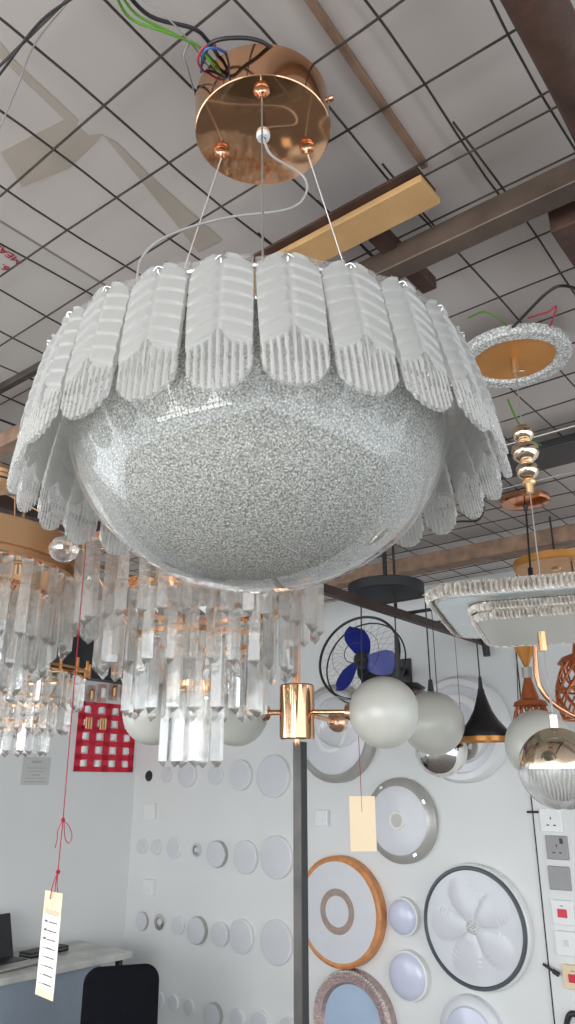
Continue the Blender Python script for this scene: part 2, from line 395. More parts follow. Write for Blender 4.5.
# packing tape on the ceiling boards
def ceil_poly(px, name, m, dz=0):
    v = [at_h(x, y, ROOF+.0215-dz) for x, y in px]; n = len(v)
    v2 = [p+UP*.0006 for p in v]
    return MB().add(v+v2, [tuple(range(n)), tuple(range(2*n-1, n-1, -1))]+[(i, (i+1) % n, n+(i+1) % n, n+i) for i in range(n)]).build(name, m, smooth=False)
tag(ceil_poly([(0, 152), (68, 117), (88, 135), (104, 134), (70, 168), (22, 187)], 'packing_tape', 'tape'),
    'crumpled wide piece of brown packing tape on the left of the ceiling', 'tape')
tag(ceil_poly([(104, 136), (116, 142), (146, 172), (222, 240), (198, 252), (168, 214)], 'packing_tape', 'tape', .0008),
    'long strip of brown packing tape running down towards the petal chandelier', 'tape')
tag(ceil_poly([(0, 42), (16, 62), (78, 120), (72, 127), (0, 58)], 'packing_tape', 'tape', .0004),
    'narrow strip of brown tape at the upper left edge of the ceiling', 'tape')
# stencilled writing on the ceiling board
def ceil_text(body, pc, pxr, pyu, h):
    c = at_h(*pc, ROOF+.0205); x = at_h(*pxr, ROOF+.0205)-c; y = at_h(*pyu, ROOF+.0205)-c
    return text('ceiling_lettering', body, h, 'redink', None, frame(c, x, y), align='LEFT')
o = ceil_text('MEAS', (21, 263), (2, 250), (14, 276), .028); tag(o, 'red stencilled letters reading MEAS on the ceiling board', 'lettering')
o = ceil_text('6.', (8, 270), (-11, 257), (1, 283), .028); tag(o, 'red stencilled figure 6 on the ceiling board at the left edge', 'lettering')

# welded wire mesh sheets
def sheet(name, r0, nr, l0, nl, s, label, z, seed):
    rnd = random.Random(seed); mb = MB()
    for k in range(nr):      # wires running along L
        r = r0+k*s; ph = rnd.random()*6
        pts = [rl(r+.006*math.sin(ph+.9*q), l0-.07+(nl*s)*q/22, z+.003*math.sin(ph*2+q)) for q in range(23)]
        mb.tube(pts, .0021, 6)
    for k in range(nl):
        l = l0+k*s; ph = rnd.random()*6
        pts = [rl(r0-.07+(nr*s)*q/22, l+.004*math.sin(ph+1.1*q), z+.004+.003*math.sin(ph+q)) for q in range(23)]
        mb.tube(pts, .0021, 6)
    return tag(mb.build(name, 'mesh'), label, 'wire mesh')
S = .1425
sheet('wire_mesh_sheet', .535-13*S, 18, .809-22*S, 36, S, 'near sheet of dark welded wire mesh under the ceiling boards', EYE+ROOF, 1)
sheet('wire_mesh_sheet', .985, 19, .800-26*S, 44, S, 'far sheet of dark welded wire mesh reaching to the right wall', EYE+ROOF-.006, 2)

# ================================================================== PETAL CHANDELIER
CX, CD = -.035, .90
C0 = Vector((CX, CD, EYE))
ch = thing('petal_chandelier', 'large chandelier of frosted glass petals round a seeded glass bowl', 'chandelier', mat=Matrix.Translation(C0+UP*.40) @ Matrix.Rotation(math.radians(-2.0), 4, 'Y') @ Matrix.Translation(-UP*.40))
# local z = height above the eye
def make_petal():
    W = .0330; Hh = .172; NU, NV = 54, 150
    mb = MB(); top = []; bot = []
    def halfw(s):
        if s > .76: t = (s-.76)/.24; return W*math.sqrt(max(0, 1-t**2.3))
        return W*(.97+.03*math.sin(PI*min(1, s/.76)))
    def inside(u, s):    # embossed part has a rounded top
        if s < .16: t = (.16-s)/.16; return abs(u) < W*.98*math.sqrt(max(0, 1-t**2.2))
        return True
    def region(u, s):    # 0 frosted, 1 clear
        if not inside(u, s): return 1
        du = abs(u)/W
        # teardrop
        if .60 < s < .80:
            t = (s-.60)/.20; wd = .20*math.sin(PI*t**.8)**.8
            if du < wd: return 0 if False else 2
        sb = .665 + .05*du - .06*math.exp(-(du/.25)**2)
        return 0 if s < sb else 1
    def z(u, s):
        du = abs(u)/W; g = region(u, s)
        if g == 0:
            ph = (s*Hh + .0 - .36*abs(u))/.0178
            fr = ph-math.floor(ph)
            lobe = (fr**.8)*min(1, (1-fr)/.06)*(1-.5*max(0, (du-.75)/.25)**2*abs(math.cos(PI*fr)))
            return .0012 + .0036*lobe*(1-math.exp(-(du/.10)**2))*(1-.35*du**3)
        if g == 2:
            return .0035
        if s < .3: return 0
        return .0012 + .0016*math.cos(2*PI*u/(2*W/9.0))
    v = []
    for j in range(NV+1):
        s = j/NV; s = min(s, .9995); hw = halfw(s)
        for i in range(NU+1):
            u = hw*(2*i/NU-1); edge = 1 if i in (0, NU) or j in (0, NV) else 0
            bow = .004*(1-(u/W)**2)+.003*math.sin(PI*s)
            v.append((u, -(z(u, s)+bow), -s*Hh))
    nv = len(v)
    for j in range(NV+1):
        s = min(j/NV, .9995); hw = halfw(s)
        for i in range(NU+1):
            u = hw*(2*i/NU-1); bow = .004*(1-(u/W)**2)+.003*math.sin(PI*s)
            v.append((u, .0018-bow+.55*z(u, s), -s*Hh))
    f = []; mi = []
    idx = lambda i, j, k=0: k*nv + j*(NU+1)+i
    for j in range(NV):
        for i in range(NU):
            s = (j+.5)/NV; u = halfw(s)*(2*(i+.5)/NU-1); g = region(u, s); g = 1 if g == 2 else g
            if g == 1 and s > .3 and math.cos(2*PI*u/(2*W/9.0)) > .1: g = 3 if False else 2  # rib crests take the painted bright streak
            f.append((idx(i, j), idx(i+1, j), idx(i+1, j+1), idx(i, j+1))); mi.append(g)
            f.append((idx(i, j, 1), idx(i, j+1, 1), idx(i+1, j+1, 1), idx(i+1, j, 1))); mi.append(g)
    for j in range(NV):
        for i in (0, NU): f.append((idx(i, j), idx(i, j+1), idx(i, j+1, 1), idx(i, j, 1))); mi.append(1)
    for i in range(NU):
        for j in (0, NV): f.append((idx(i, j), idx(i+1, j), idx(i+1, j, 1), idx(i, j, 1))); mi.append(1)
    me = bpy.data.meshes.new('petal'); me.from_pydata(v, [], f)
    me.materials.append(M['frost']); me.materials.append(M['ribclear']); me.materials.append(M['ribwhite'])
    for p, k in zip(me.polygons, mi): p.material_index = k
    me.shade_smooth(); me.set_sharp_from_angle(angle=math.radians(50))
    return me
pme = make_petal()
hk = MB().tube([(0, .004, .016), (0, .003, .004), (0, -.007, -.002), (0, -.009, -.008), (0, -.005, -.012)], .0009, 6, smooth=4)
hk.tube([(-.006, -.007, -.007), (0, -.0095, -.005), (.006, -.007, -.007)], .0008, 5, smooth=3)
hko = hk.build('hook', 'chrome')
NP = 26; TR, BR, TH, BH = .270, .3015, .506, .337
tilt = math.atan((BR-TR)/(TH-BH))
for k in range(NP):
    a = -PI/2 + (k+.58)*2*PI/NP
    jit = random.uniform(-.02, .02)
    T = Matrix.Rotation(a+PI/2, 4, 'Z') @ Matrix.Translation((0, -TR, TH)) @ Matrix.Rotation(-tilt+jit, 4, 'X') @ Matrix.Rotation(random.uniform(-.06, .06), 4, 'Z')
    o = bpy.data.objects.new('petal', pme); col.objects.link(o); o.parent = ch; o.matrix_local = T
    h = hko if k == 0 else hko.copy()
    if k: col.objects.link(h)
    h.parent = o; h.matrix_local = Matrix.Identity(4)
# bowl
RB, HB, CB = .245, .43, .200
def bowl_prof(R, Hc, c, n=28, top=.25):
    return [(max(0, R*math.cos(t)), Hc + c*math.sin(t)) for t in [-PI/2+(PI/2+top)*k/n for k in range(n+1)]]
pr_ = bowl_prof(RB-.006, HB, CB-.007); pr_[0] = (0, pr_[0][1])
MB().lathe(pr_+[(r-.004 if r > .005 else 0, z+.004) for r, z in reversed(pr_)], 96).build('seeded_bowl', 'seed', ch)
pr_ = bowl_prof(RB, HB, CB); pr_[0] = (0, pr_[0][1])
o = MB().lathe(pr_, 96).build('outer_glass_bowl', 'clear', ch)
MB().ring((0, 0, TH-.006), TR-.006, .0035, 78).ring((0, 0, HB+.05), RB-.008, .004, 78).build('support_ring', 'chrome', ch)
sp = MB()
for k in range(6):
    a = PI/6+k*PI/3; sp.cyl(((TR-.006)*math.cos(a), (TR-.006)*math.sin(a), TH-.006), ((RB-.008)*math.cos(a), (RB-.008)*math.sin(a), HB+.05), .003)
for k in range(3):
    a = k*PI/3; sp.cyl(((TR-.006)*math.cos(a), (TR-.006)*math.sin(a), TH-.006), (-(TR-.006)*math.cos(a), -(TR-.006)*math.sin(a), TH-.006), .003)
sp.build('ring_spokes', 'chrome', ch)
# canopy, in the un-tilted frame
HCN = .955
Tc = ch.matrix_world.inverted() @ Matrix.Translation(C0) @ Matrix.Translation((-.003, 0, HCN)) @ Matrix.Rotation(math.radians(-2.5), 4, 'Y') @ Matrix.Diagonal((1.05, 1.05, 1, 1))
def loc(o, T): o.matrix_local = T; return o
cn = loc(MB().lathe([(0, 0), (.098, 0), (.0995, .0004), (.1005, .0015), (.1005, .062), (.097, .064), (0, .064)], 96).build('canopy', 'gold', ch, angle=25), Tc)
knobs = [(.0, -.078), (-.064, .026), (.066, .024)]
Tcw = ch.matrix_world @ Tc
for x, y in knobs:
    MB().lathe([(0, -.016), (.003, -.016), (.005, -.010), (.006, -.008), (.0115, -.005), (.0118, -.003), (.0115, 0), (0, 0)], 20, T=Matrix.Translation((x, y, 0))).build('cable_gripper', 'copper', cn)
MB().lathe([(.004, -.008), (.009, -.008), (.0105, -.003), (.0105, 0), (0, 0)], 24).build('grommet', 'whiteplastic', cn)
MB().cyl((.1, -.02, .045), (.106, -.022, .045), .005).build('side_screw', 'copper', cn)
inv = Tc.inverted()
ringpts = [(TR-.006, -PI/2+.05), (TR-.006, PI*.80), (TR-.006, PI*.20)]
for (x, y), (rr, a) in zip(knobs, ringpts):
    p0 = Vector((x, y, -.014)); p1 = inv @ Vector((rr*math.cos(a), rr*math.sin(a), TH-.006))
    MB().cyl(p0, p1, .0012, n=8).build('suspension_cable', 'steel', cn)
cw = Matrix.Translation(C0) @ Matrix.Identity(4)
wp = [Tcw @ Vector((0, 0, -.006)), Tcw @ Vector((.012, .012, -.03)), at(303, 176, .93), at(305, 196, .93), at(285, 210, .93), at(225, 218, .93), at(170, 235, .93), at(143, 256, .93), at(136, 285, .93)]
o = MB().tube([ch.matrix_world.inverted() @ p for p in wp], .0021, 8, smooth=8).build('power_cable', 'whitecable', ch)

# wires above the canopy
def cable(name, pts, r, m, label, group=None):
    o = MB().tube(pts, r, 8, smooth=6).build(name, m); return tag(o, label, 'cable', group)
hz = ROOF-.012
cable('electric_cable', [at_h(112, -12, hz), at_h(130, 18, hz), at_h(165, 32, hz-.01), at_h(196, 45, hz-.012), at_h(214, 66, hz-.02), at_h(222, 72, hz)], .0022, 'green', 'green cable dropping from the ceiling into the gold canopy, left one of two')
cable('electric_cable', [at_h(116, -14, hz), at_h(136, 14, hz), at_h(172, 33, hz-.008), at_h(200, 48, hz-.012), at_h(218, 66, hz)], .0020, 'green', 'green cable dropping from the ceiling into the gold canopy, right one of two')
cable('electric_cable', [at_h(120, -14, hz), at_h(150, 16, hz), at_h(192, 28, hz-.01), at_h(207, 40, hz-.01), at_h(222, 62, hz)], .0030, 'black', 'thick black cable beside the green wires at the gold canopy')
cable('electric_cable', [at_h(203, 62, hz), at_h(210, 44, hz-.02), at_h(232, 38, hz-.02), at_h(262, 42, hz-.015), at_h(290, 64, hz)], .0030, 'black', 'black cable arching over the top of the gold canopy')
cable('electric_cable', [at_h(201, 72, hz), at_h(204, 52, hz-.02), at_h(215, 48, hz-.02), at_h(232, 56, hz)], .0020, 'bluecable', 'short blue cable looping behind the gold canopy')
cable('electric_cable', [at_h(206, 74, hz), at_h(198, 62, hz-.015), at_h(203, 48, hz-.02), at_h(216, 45, hz-.01)], .0018, 'redcable', 'short red cable looping behind the gold canopy')
cable('electric_cable', [at_h(128, -10, hz), at_h(165, 16, hz-.01), at_h(190, 42, hz-.012), at_h(208, 66, hz-.006), at_h(214, 70, hz)], .0012, 'whitecable', 'thin white cable dropping to the gold canopy among the green wires')
cable('electric_cable', [at_h(195, 95, hz), at_h(188, 70, hz-.01), at_h(184, 55, hz-.01), at_h(190, 42, hz)], .0014, 'whitecable', 'short pale wire beside the left rim of the gold canopy')
cable('electric_cable', [at_h(80, -12, hz), at_h(36, 42, hz-.02), at_h(18, 85, hz-.03), at_h(0, 128, hz-.04), at_h(-12, 160, hz-.04)], .0012, 'steel', 'thin steel wire hanging across the top left of the mesh')
cable('electric_cable', [at_h(82, -8, hz-.01), at_h(40, 22, hz-.02), at_h(0, 74, hz-.03), at_h(-20, 96, hz-.03)], .0020, 'blackplastic', 'dark cable crossing the top left corner of the ceiling')
cable('electric_cable', [at_h(500, 340, hz), at_h(520, 320, hz-.02), at_h(548, 292, hz-.02), at_h(566, 286, hz-.02), at_h(590, 296, hz)], .0035, 'black', 'black cable curving over the round gold ceiling plate')
cable('electric_cable', [at_h(528, 318, hz), at_h(548, 312, hz-.02), at_h(556, 306, hz-.02), at_h(552, 322, hz-.02), at_h(547, 330, hz)], .0022, 'redcable', 'red wire loop above the round gold ceiling plate')
cable('electric_cable', [at_h(468, 318, hz), at_h(485, 312, hz-.01), at_h(503, 322, hz-.01), at_h(512, 334, hz)], .0022, 'green', 'short green wire left of the round gold ceiling plate')
cable('electric_cable', [at_h(508, 400, hz), at_h(520, 425, hz-.02), at_h(540, 445, hz-.02), at_h(590, 450, hz)], .0030, 'green', 'green cable below the round gold ceiling plate')
cable('electric_cable', [at_h(430, 530, hz), at_h(455, 522, hz-.02), at_h(478, 520, hz-.03), at_h(484, 505, hz-.02), at_h(476, 498, hz)], .0045, 'black', 'black cable coil on the mesh below the right petals')

# ================================================================== CRYSTAL CHANDELIERS
def prism_mesh(wd, L):
    a = wd/2
    tri = [(-a, .30*a), (a, .30*a), (0, -1.0*a)]
    v = [(x, y, 0) for x, y in tri] + [(x, y, -L+wd*.45) for x, y in tri] + [(0, -.2*a, -L)]
    f = [(0, 1, 2), (0, 3, 4, 1), (1, 4, 5, 2), (2, 5, 3, 0), (3, 6, 4), (4, 6, 5), (5, 6, 3)]
    f = [(2, 1, 0), (0, 1, 4, 3), (1, 2, 5, 4), (2, 0, 3, 5), (3, 4, 6), (4, 5, 6), (5, 3, 6)]
    me = bpy.data.meshes.new('crystal_prism'); me.from_pydata(v, [], f); me.materials.append(M['crystal']); return me
def crystal_tier(root, R, ztop, L, n, wd, ph=0, hook_m='brass'):
    pm_ = prism_mesh(wd, L)
    h0 = MB().box((-.004, -.003, 0), (.004, .003, .012)).build('hook', hook_m, smooth=False)
    h0.data.name = 'hook'
    for k in range(n):
        a = ph+2*PI*k/n
        o = bpy.data.objects.new('crystal_prism', pm_); col.objects.link(o); o.parent = root
        rr = R + (.006 if k % 2 else -.004)
        o.matrix_local = Matrix.Rotation(a, 4, 'Z') @ Matrix.Translation((0, -rr, ztop)) @ Matrix.Rotation(random.uniform(-.06, .06), 4, 'Z') @ Matrix.Rotation(random.uniform(-.008, .008), 4, 'X')
        h = h0 if k == 0 else h0.copy()
        if k: col.objects.link(h)
        h.parent = o; h.matrix_local = Matrix.Identity(4)
def band(R, z0, z1, t=.004, n=64):
    return MB().lathe([(R-t, z0), (R, z0), (R, z1), (R-t, z1), (R-t, z0)], n)
# centre one, behind the bowl
pB = at(198, 640, 1.75); pB.z = EYE
cb = thing('crystal_chandelier', 'four-tier crystal prism chandelier hanging behind the bowl of the petal chandelier', 'chandelier', pB)
for R, zt, L, n, wd, ph in ((.275, .505, .185, 38, .030, 0), (.215, .395, .165, 29, .030, .05), (.145, .305, .165, 19, .030, .1), (.055, .20, .165, 7, .032, .2)):
    crystal_tier(cb, R, zt, L, n, wd, ph)
    o = band(R+.003, zt+.008, zt+.020).build('tier_ring', 'gold', cb)
MB().lathe([(.012, .19), (.012, .20), (.275, .518), (.278, .520), (.012, .526)], 48).build('top_plate', 'champagne', cb) if False else None
st = MB()
for k in range(4):
    a = k*PI/2+.3
    for (R1, z1), (R2, z2) in (((.275, .52), (.215, .41)), ((.215, .41), (.145, .32)), ((.145, .32), (.055, .215))):
        st.cyl((R1*math.cos(a), R1*math.sin(a), z1), (R2*math.cos(a), R2*math.sin(a), z2), .0014)
for k in range(3):
    a = k*PI/3+.3; st.cyl((.275*math.cos(a), .275*math.sin(a), .52), (-.275*math.cos(a), -.275*math.sin(a), .52), .004)
st.build('frame', 'gold', cb)
MB().cyl((0, 0, .52), (0, 0, ROOF-.03), .006).build('stem', 'gold', cb)
MB().lathe([(0, ROOF-.035), (.09, ROOF-.035), (.09, ROOF-.005), (0, ROOF-.005)], 48).build('canopy', 'gold', cb)
# left near one, with a broad gold band
pA = at(-46, 560, 1.70); pA.z = EYE
ca = thing('crystal_chandelier', 'crystal chandelier with a broad gold band cut off by the left edge', 'chandelier', pA)
MB().lathe([(.282, .475), (.292, .475), (.292, .535), (.286, .539), (.276, .539), (.276, .475), (.282, .475)], 96).build('gold_band', 'brass_dark', ca)
MB().lathe([(.262, .462), (.280, .462), (.280, .476), (.262, .476), (.262, .462)], 96).build('hanging_rail', 'brass_dark', ca)
crystal_tier(ca, .268, .455, .17, 44, .028, 0, 'copper'); crystal_tier(ca, .225, .40, .17, 36, .028, .06); crystal_tier(ca, .17, .35, .16, 20, .028, .1)
o = band(.228, .41, .42).build('tier_ring', 'gold', ca)
MB().ring((0, 0, .60), .262, .012, 64).build('upper_frame_ring', 'steel', ca)
st = MB()
for k in range(3):
    a = k*PI/3+.3; st.cyl((.28*math.cos(a), .28*math.sin(a), .505), (-.28*math.cos(a), -.28*math.sin(a), .505), .005)
    for q in (0, PI): st.cyl((.278*math.cos(a+q), .278*math.sin(a+q), .53), (.262*math.cos(a+q), .262*math.sin(a+q), .60), .0018); st.cyl((.262*math.cos(a+q), .262*math.sin(a+q), .60), (0, 0, .72), .002); st.cyl((.26*math.cos(a+q), .26*math.sin(a+q), .50), (.17*math.cos(a+q), .17*math.sin(a+q), .36), .003)
st.cyl((0, 0, .5), (0, 0, ROOF-.03), .006); st.build('frame', 'brass', ca)
# left far one
pF = at(0, 700, 2.6); pF.z = EYE
cf = thing('crystal_chandelier', 'smaller stepped crystal chandelier low at the left edge, hanging behind the gold-banded one', 'chandelier', pF)
for R, zt, L, n, wd, ph in ((.255, .345, .11, 40, .030, 0), (.215, .262, .105, 32, .030, .05), (.155, .185, .095, 24, .030, .1)):
    crystal_tier(cf, R, zt, L, n, wd, ph)
    o = band(R+.003, zt+.006, zt+.014).build('tier_ring', 'gold', cf)
st = MB()
for k in range(22):
    a = 2*PI*k/22; st.cyl((.285*math.cos(a), .285*math.sin(a), .352), (.285*math.cos(a), .285*math.sin(a), .40), .005)
st.ring((0, 0, .365), .285, .004, 48); st.build('gold_pins', 'amber', cf)
st = MB()
for k in range(3):
    a = k*PI/3; st.cyl((.285*math.cos(a), .285*math.sin(a), .365), (-.285*math.cos(a), -.285*math.sin(a), .365), .004)
    for q in (0, PI): st.cyl((.255*math.cos(a+q), .255*math.sin(a+q), .36), (.155*math.cos(a+q), .155*math.sin(a+q), .19), .003)
st.cyl((0, 0, .36), (0, 0, ROOF-.03), .006); st.build('frame', 'brass', cf)

# cut glass ball under the left petals, and brown cap at the left edge
p = at(64, 549, 1.42); t = thing('glass_ball_pendant', 'small cut glass ball hanging just under the left petals', 'pendant lamp', p)
mb = MB(); v = []
prof = [(.030*math.cos(-PI/2+PI*k/10), .026*math.sin(-PI/2+PI*k/10)) for k in range(11)]; prof[0] = (0, -.026); prof[-1] = (0, .026)
mb.lathe(prof, 14).build('glass_ball', 'crystal', t, smooth=False)
MB().cyl((0, 0, .024), (0, 0, EYE+ROOF-p.z), .0015).build('cord', 'steel', t)
p = at(-2, 480, 1.22); t = thing('pendant_cap', 'brown turned pendant lamp cap at the left edge of the picture', 'pendant lamp', p)
MB().lathe([(0, -.022), (.018, -.022), (.024, -.012), (.025, .006), (.021, .010), (.022, .016), (.014, .026), (0, .03)], 32).build('cap', 'brass_dark', t)
MB().lathe([(.0252, -.004), (.0262, -.002), (.0252, 0)], 32).build('dark_band', 'darkbeam', t)
MB().tube([(0, 0, .028), (-.02, 0, .05), (-.10, 0, .06), (-.40, 0, .06), (-.45, 0, .10), (-.45, 0, EYE+ROOF-p.z)], .004, 8, smooth=4).build('side_arm', 'brass_dark', t)

# ================================================================== PRICE TAGS
# left tag on a red string from the centre crystal chandelier
def tag_card(t, wd, hh, T, lines):
    c = MB().box((-wd/2, -hh, -.0004), (wd/2, 0, .0004)).build('card', 'cream' if not lines else 'creamwhite', t, smooth=False); c.matrix_local = T
    if lines:
        hd = MB().box((-wd/2, -hh*.23, .0004), (wd/2, 0, .0007)).build('printed_header', 'cream', c, smooth=False)
        MB().box((-wd/2, -hh, .0004), (wd/2, -hh*.93, .0007)).build('printed_footer', 'cream', c, smooth=False)
        text('lettering', 'eluxupe', wd*.26, 'fadedink', c, Matrix.Translation((0, -hh*.195, .0008)), .0001)
        lg = MB().tube([(-wd*.10, -hh*.09, .0009), (-wd*.13, -hh*.065, .0009), (0, -hh*.05, .0009), (wd*.13, -hh*.065, .0009), (wd*.10, -hh*.09, .0009), (0, -hh*.11, .0009), (0, -hh*.145, .0009)], .0003, 5, smooth=3)
        lg.build('lamp_emblem', 'fadedink', c)
        ln = MB()
        for k in range(8):
            y = -hh*(.30+.083*k); ln.box((-wd*.36, y-.0006, .0004), (wd*.36, y+.0003, .0008))
            if k < 3: ln.box((-wd*.36, y-.0006, .0004), (-wd*.20, y+.0028, .0008))
            x = -wd*.12
            while x < wd*.34:
                q = random.uniform(.0008, .002); ln.box((x, y, .0004), (x+q, y+random.uniform(.0008, .0018), .0008)); x += q+.0007
        ln.build('printed_lines', 'ink', c, smooth=False)
    return c
FT = 1.55
p_top = at(87, 531, FT); p_tag = at(54, 893, FT)
px_, py_ = p_tag.x, p_tag.y
t = thing('price_tag', 'long printed price tag on a red string, hanging over the desk', 'price tag', p_tag)
wd = .068; hh = vsize(p_tag, 103)*.985
T = frame(Vector((0, 0, .002)), Vector((.68, -.73, 0)), UP)
tag_card(t, wd, hh, T, True)
P = lambda x, y, F=FT: at(x, y, F)-p_tag
s_ = MB().tube([P(87, 531), P(78, 640), P(70, 735), P(63, 820)], .0011, 6, smooth=4)
s_.tube([P(63, 820), P(60, 850), P(58, 872)], .0011, 6, smooth=4)
s_.tube([P(63, 820), P(69, 826), P(72, 836), P(69, 843), P(65, 838), P(64, 822)], .0009, 6, smooth=4)
s_.tube([P(63, 820), P(58, 830), P(57, 840), P(55, 848)], .0009, 6, smooth=4)
for e in ((50, 899), (55, 897), (58, 893)): s_.tube([P(58, 872), P((58+e[0])/2-1, 884), P(*e)], .0010, 6, smooth=4)
s_.sphere(P(63, 820), .0042, 10).sphere(P(58, 872), .0042, 10)
for k in range(5):
    a = k*1.3; s_.tube([P(87, 531), P(87, 531)+Vector((.02*math.cos(a), -.004, .014*math.sin(a)-.004)), P(87, 533)+Vector((.006, 0, -.01))], .0016, 6, smooth=4)
s_.build('string', 'redstring', t)
# right tag from the globe chandelier
FT2 = 2.02
p_tag = at(362, 797, FT2); t = thing('price_tag', 'blank cream price tag on a red string below the brass globe lamp', 'price tag', p_tag)
P = lambda x, y, F=FT2: at(x, y, F)-p_tag
tag_card(t, hsize(p_tag, 26), vsize(p_tag, 54), frame(Vector((0, 0, .002)), Vector((.99, .10, 0)), UP+Vector((.0, 0, 0))), False)
MB().tube([P(357.5, 716), P(359, 745), P(361, 790), P(362, 812)], .0009, 6, smooth=4).build('string', 'redstring', t)

# ================================================================== GLOBE LAMPS
hub = at(297, 712, 2.0)
t = thing('globe_chandelier', 'brass chandelier with a cylindrical hub and white globes on straight arms', 'chandelier', hub)
P = lambda x, y, F: at(x, y, F)-hub
r_ = hsize(hub, 17.5)
MB().lathe([(0, -.069), (r_*.92, -.069), (r_, -.065), (r_, .065), (r_*.92, .069), (0, .069)], 40).build('hub', 'gold', t, angle=25)
MB().lathe([(0, -.085), (.004, -.085), (.007, -.078), (.008, -.069), (0, -.069)], 20).build('finial', 'copper', t)
MB().cyl((0, 0, .069), (0, 0, EYE+ROOF-.01-hub.z), .009, n=20).build('stem', 'copper', t)
def globe(t, c, r, m='opal', name='globe'): return MB().sphere(c, r, 48).build(name, m, t, angle=180)
ga = P(384, 712, 1.93); ra = hsize(at(384, 713, 1.93), 35)
globe(t, ga, ra)
gb = P(237, 714, 2.06); gc = P(154, 713, 2.20)
globe(t, gb, hsize(at(240, 715, 2.06), 31)); globe(t, gc, hsize(at(150, 714, 2.2), 31))
gd = P(338, 722, 2.25)
globe(t, gd, .072, 'clear', 'clear_globe')
MB().sphere(gd, .030, 24).build('gold_bulb', 'gold', t)
for g, rr in ((ga, ra), (gb, .08), (gc, .08), (gd, .03)):
    d = Vector(g).normalized(); MB().cyl(d*r_*.8, Vector(g)-d*rr*.95, .0062, n=16).build('arm', 'gold', t)
    MB().cyl(Vector(g)-d*rr*1.12, Vector(g)-d*rr*.93, .018, .024, n=24).build('globe_holder', 'gold', t)
# stand post below the hub
pt = at(300, 742, 2.03)
t = thing('steel_post', 'square dark steel post rising from the floor to the brass hub', 'post', (pt.x, pt.y, 0))
w2 = .0130
MB().box((-w2, -w2, 0), (w2, w2, pt.z)).build('tube', 'black', t, smooth=False, bevel=.0015).rotation_euler = (0, 0, math.radians(52))
MB().box((-.05, -.05, 0), (.05, .05, .006)).build('foot_plate', 'black', t, smooth=False)
q = Matrix.Rotation(math.radians(52), 4, 'Z')
o = MB().box((-w2-.001, -w2+.001, .4), (-w2, w2-.001, pt.z-.002)).build('paler_face', 'darkmetal', t, smooth=False); o.rotation_euler = (0, 0, math.radians(52))  # one face of the post, paler than the black tube

# black round canopy with cords
pc = at(386, 592, 3.2)
t = thing('cluster_pendant', 'black round ceiling plate with cords above the white globes', 'pendant lamp', pc)
P = lambda x, y, F: at(x, y, F)-pc
rc = hsize(pc, 38)
MB().lathe([(0, -.012), (rc*.97, -.012), (rc, -.008), (rc, .03), (rc*.97, .034), (0, .034)], 48).build('canopy', 'blackplastic', t, angle=30)
MB().cyl((0, 0, .03), (0, 0, EYE+ROOF-pc.z), .01).build('mount_rod', 'black', t)
MB().cyl(P(361, 597, 3.2), P(362, 705, 3.2), .003).build('cord', 'black', t)
MB().cyl(P(394, 597, 3.2), P(396, 640, 3.2), .003).build('cord', 'black', t)
MB().cyl(P(396, 635, 3.2), P(398, 690, 3.2), .008).build('socket_tube', 'black', t)
sm = P(409, 702, 3.2)
MB().sphere(sm, .085, 36, lo=-.2, sz=.9).build('smoked_shade', 'smoke', t)
MB().lathe([(0, .074), (.045, .069), (.07, .053), (.072, .056), (.045, .076), (0, .082)], 36, T=Matrix.Translation(sm)).build('shade_cap', 'black', t)
# opal globe on its own cord
pg = at(433, 723, 3.0); rg = hsize(pg, 31)
t = thing('globe_pendant', 'white globe pendant hanging on a thin black cord, right of the nearer globe', 'pendant lamp', pg)
globe(t, (0, 0, 0), rg)
MB().cyl((0, 0, rg-.002), (0, 0, rg+.045), .013, .008).build('socket', 'black', t)
hang(t, pg, rg+.04, .003)
pg = at(441, 750, 3.25); rg = hsize(pg, 26)
t = thing('mirror_ball_pendant', 'chrome mirror ball pendant hanging below and behind the white globe', 'pendant lamp', pg)
MB().sphere((0, 0, 0), rg, 40).build('mirror_ball', 'chrome', t, angle=180)
MB().cyl((0, 0, rg-.002), (0, 0, rg+.03), .012).build('socket', 'chrome', t)
hang(t, pg, rg+.03, .002)
# clear ball just right of it
pg = at(463, 746, 3.45)
t = thing('clear_ball_pendant', 'small clear glass ball beside the chrome mirror ball', 'pendant lamp', pg)
MB().sphere((0, 0, 0), hsize(pg, 15), 32).build('glass_ball', 'smoke', t, angle=180)
hang(t, pg, .06, .0012)

# black bell pendant
pb = at(485, 738, 3.1); rb = hsize(pb, 24.5)
t = thing('bell_pendant', 'black flared bell pendant with a copper rim', 'pendant lamp', pb)
hb = vsize(pb, 50)
prof = [(rb, 0), (rb*1.0, .018), (rb*.86, hb*.20), (rb*.60, hb*.36), (rb*.38, hb*.55), (rb*.24, hb*.76), (rb*.15, hb*.92), (rb*.13, hb*1.0), (0, hb*1.0)]
MB().lathe(prof+[(0, hb*.97), (rb*.10, hb*.97), (rb*.34, hb*.55), (rb*.80, hb*.20), (rb*.97, .018), (rb*.97, 0), (rb, 0)], 56).build('shade', 'black', t)
MB().lathe([(rb*.96, -.014), (rb*1.01, -.014), (rb*1.01, .004), (rb*.96, .004), (rb*.96, -.014)], 56).build('copper_rim', 'amber', t)
MB().cyl((0, 0, hb), (0, 0, hb+.05), .010, .006).build('strain_relief', 'black', t)
hang(t, pb, hb+.04, .003)

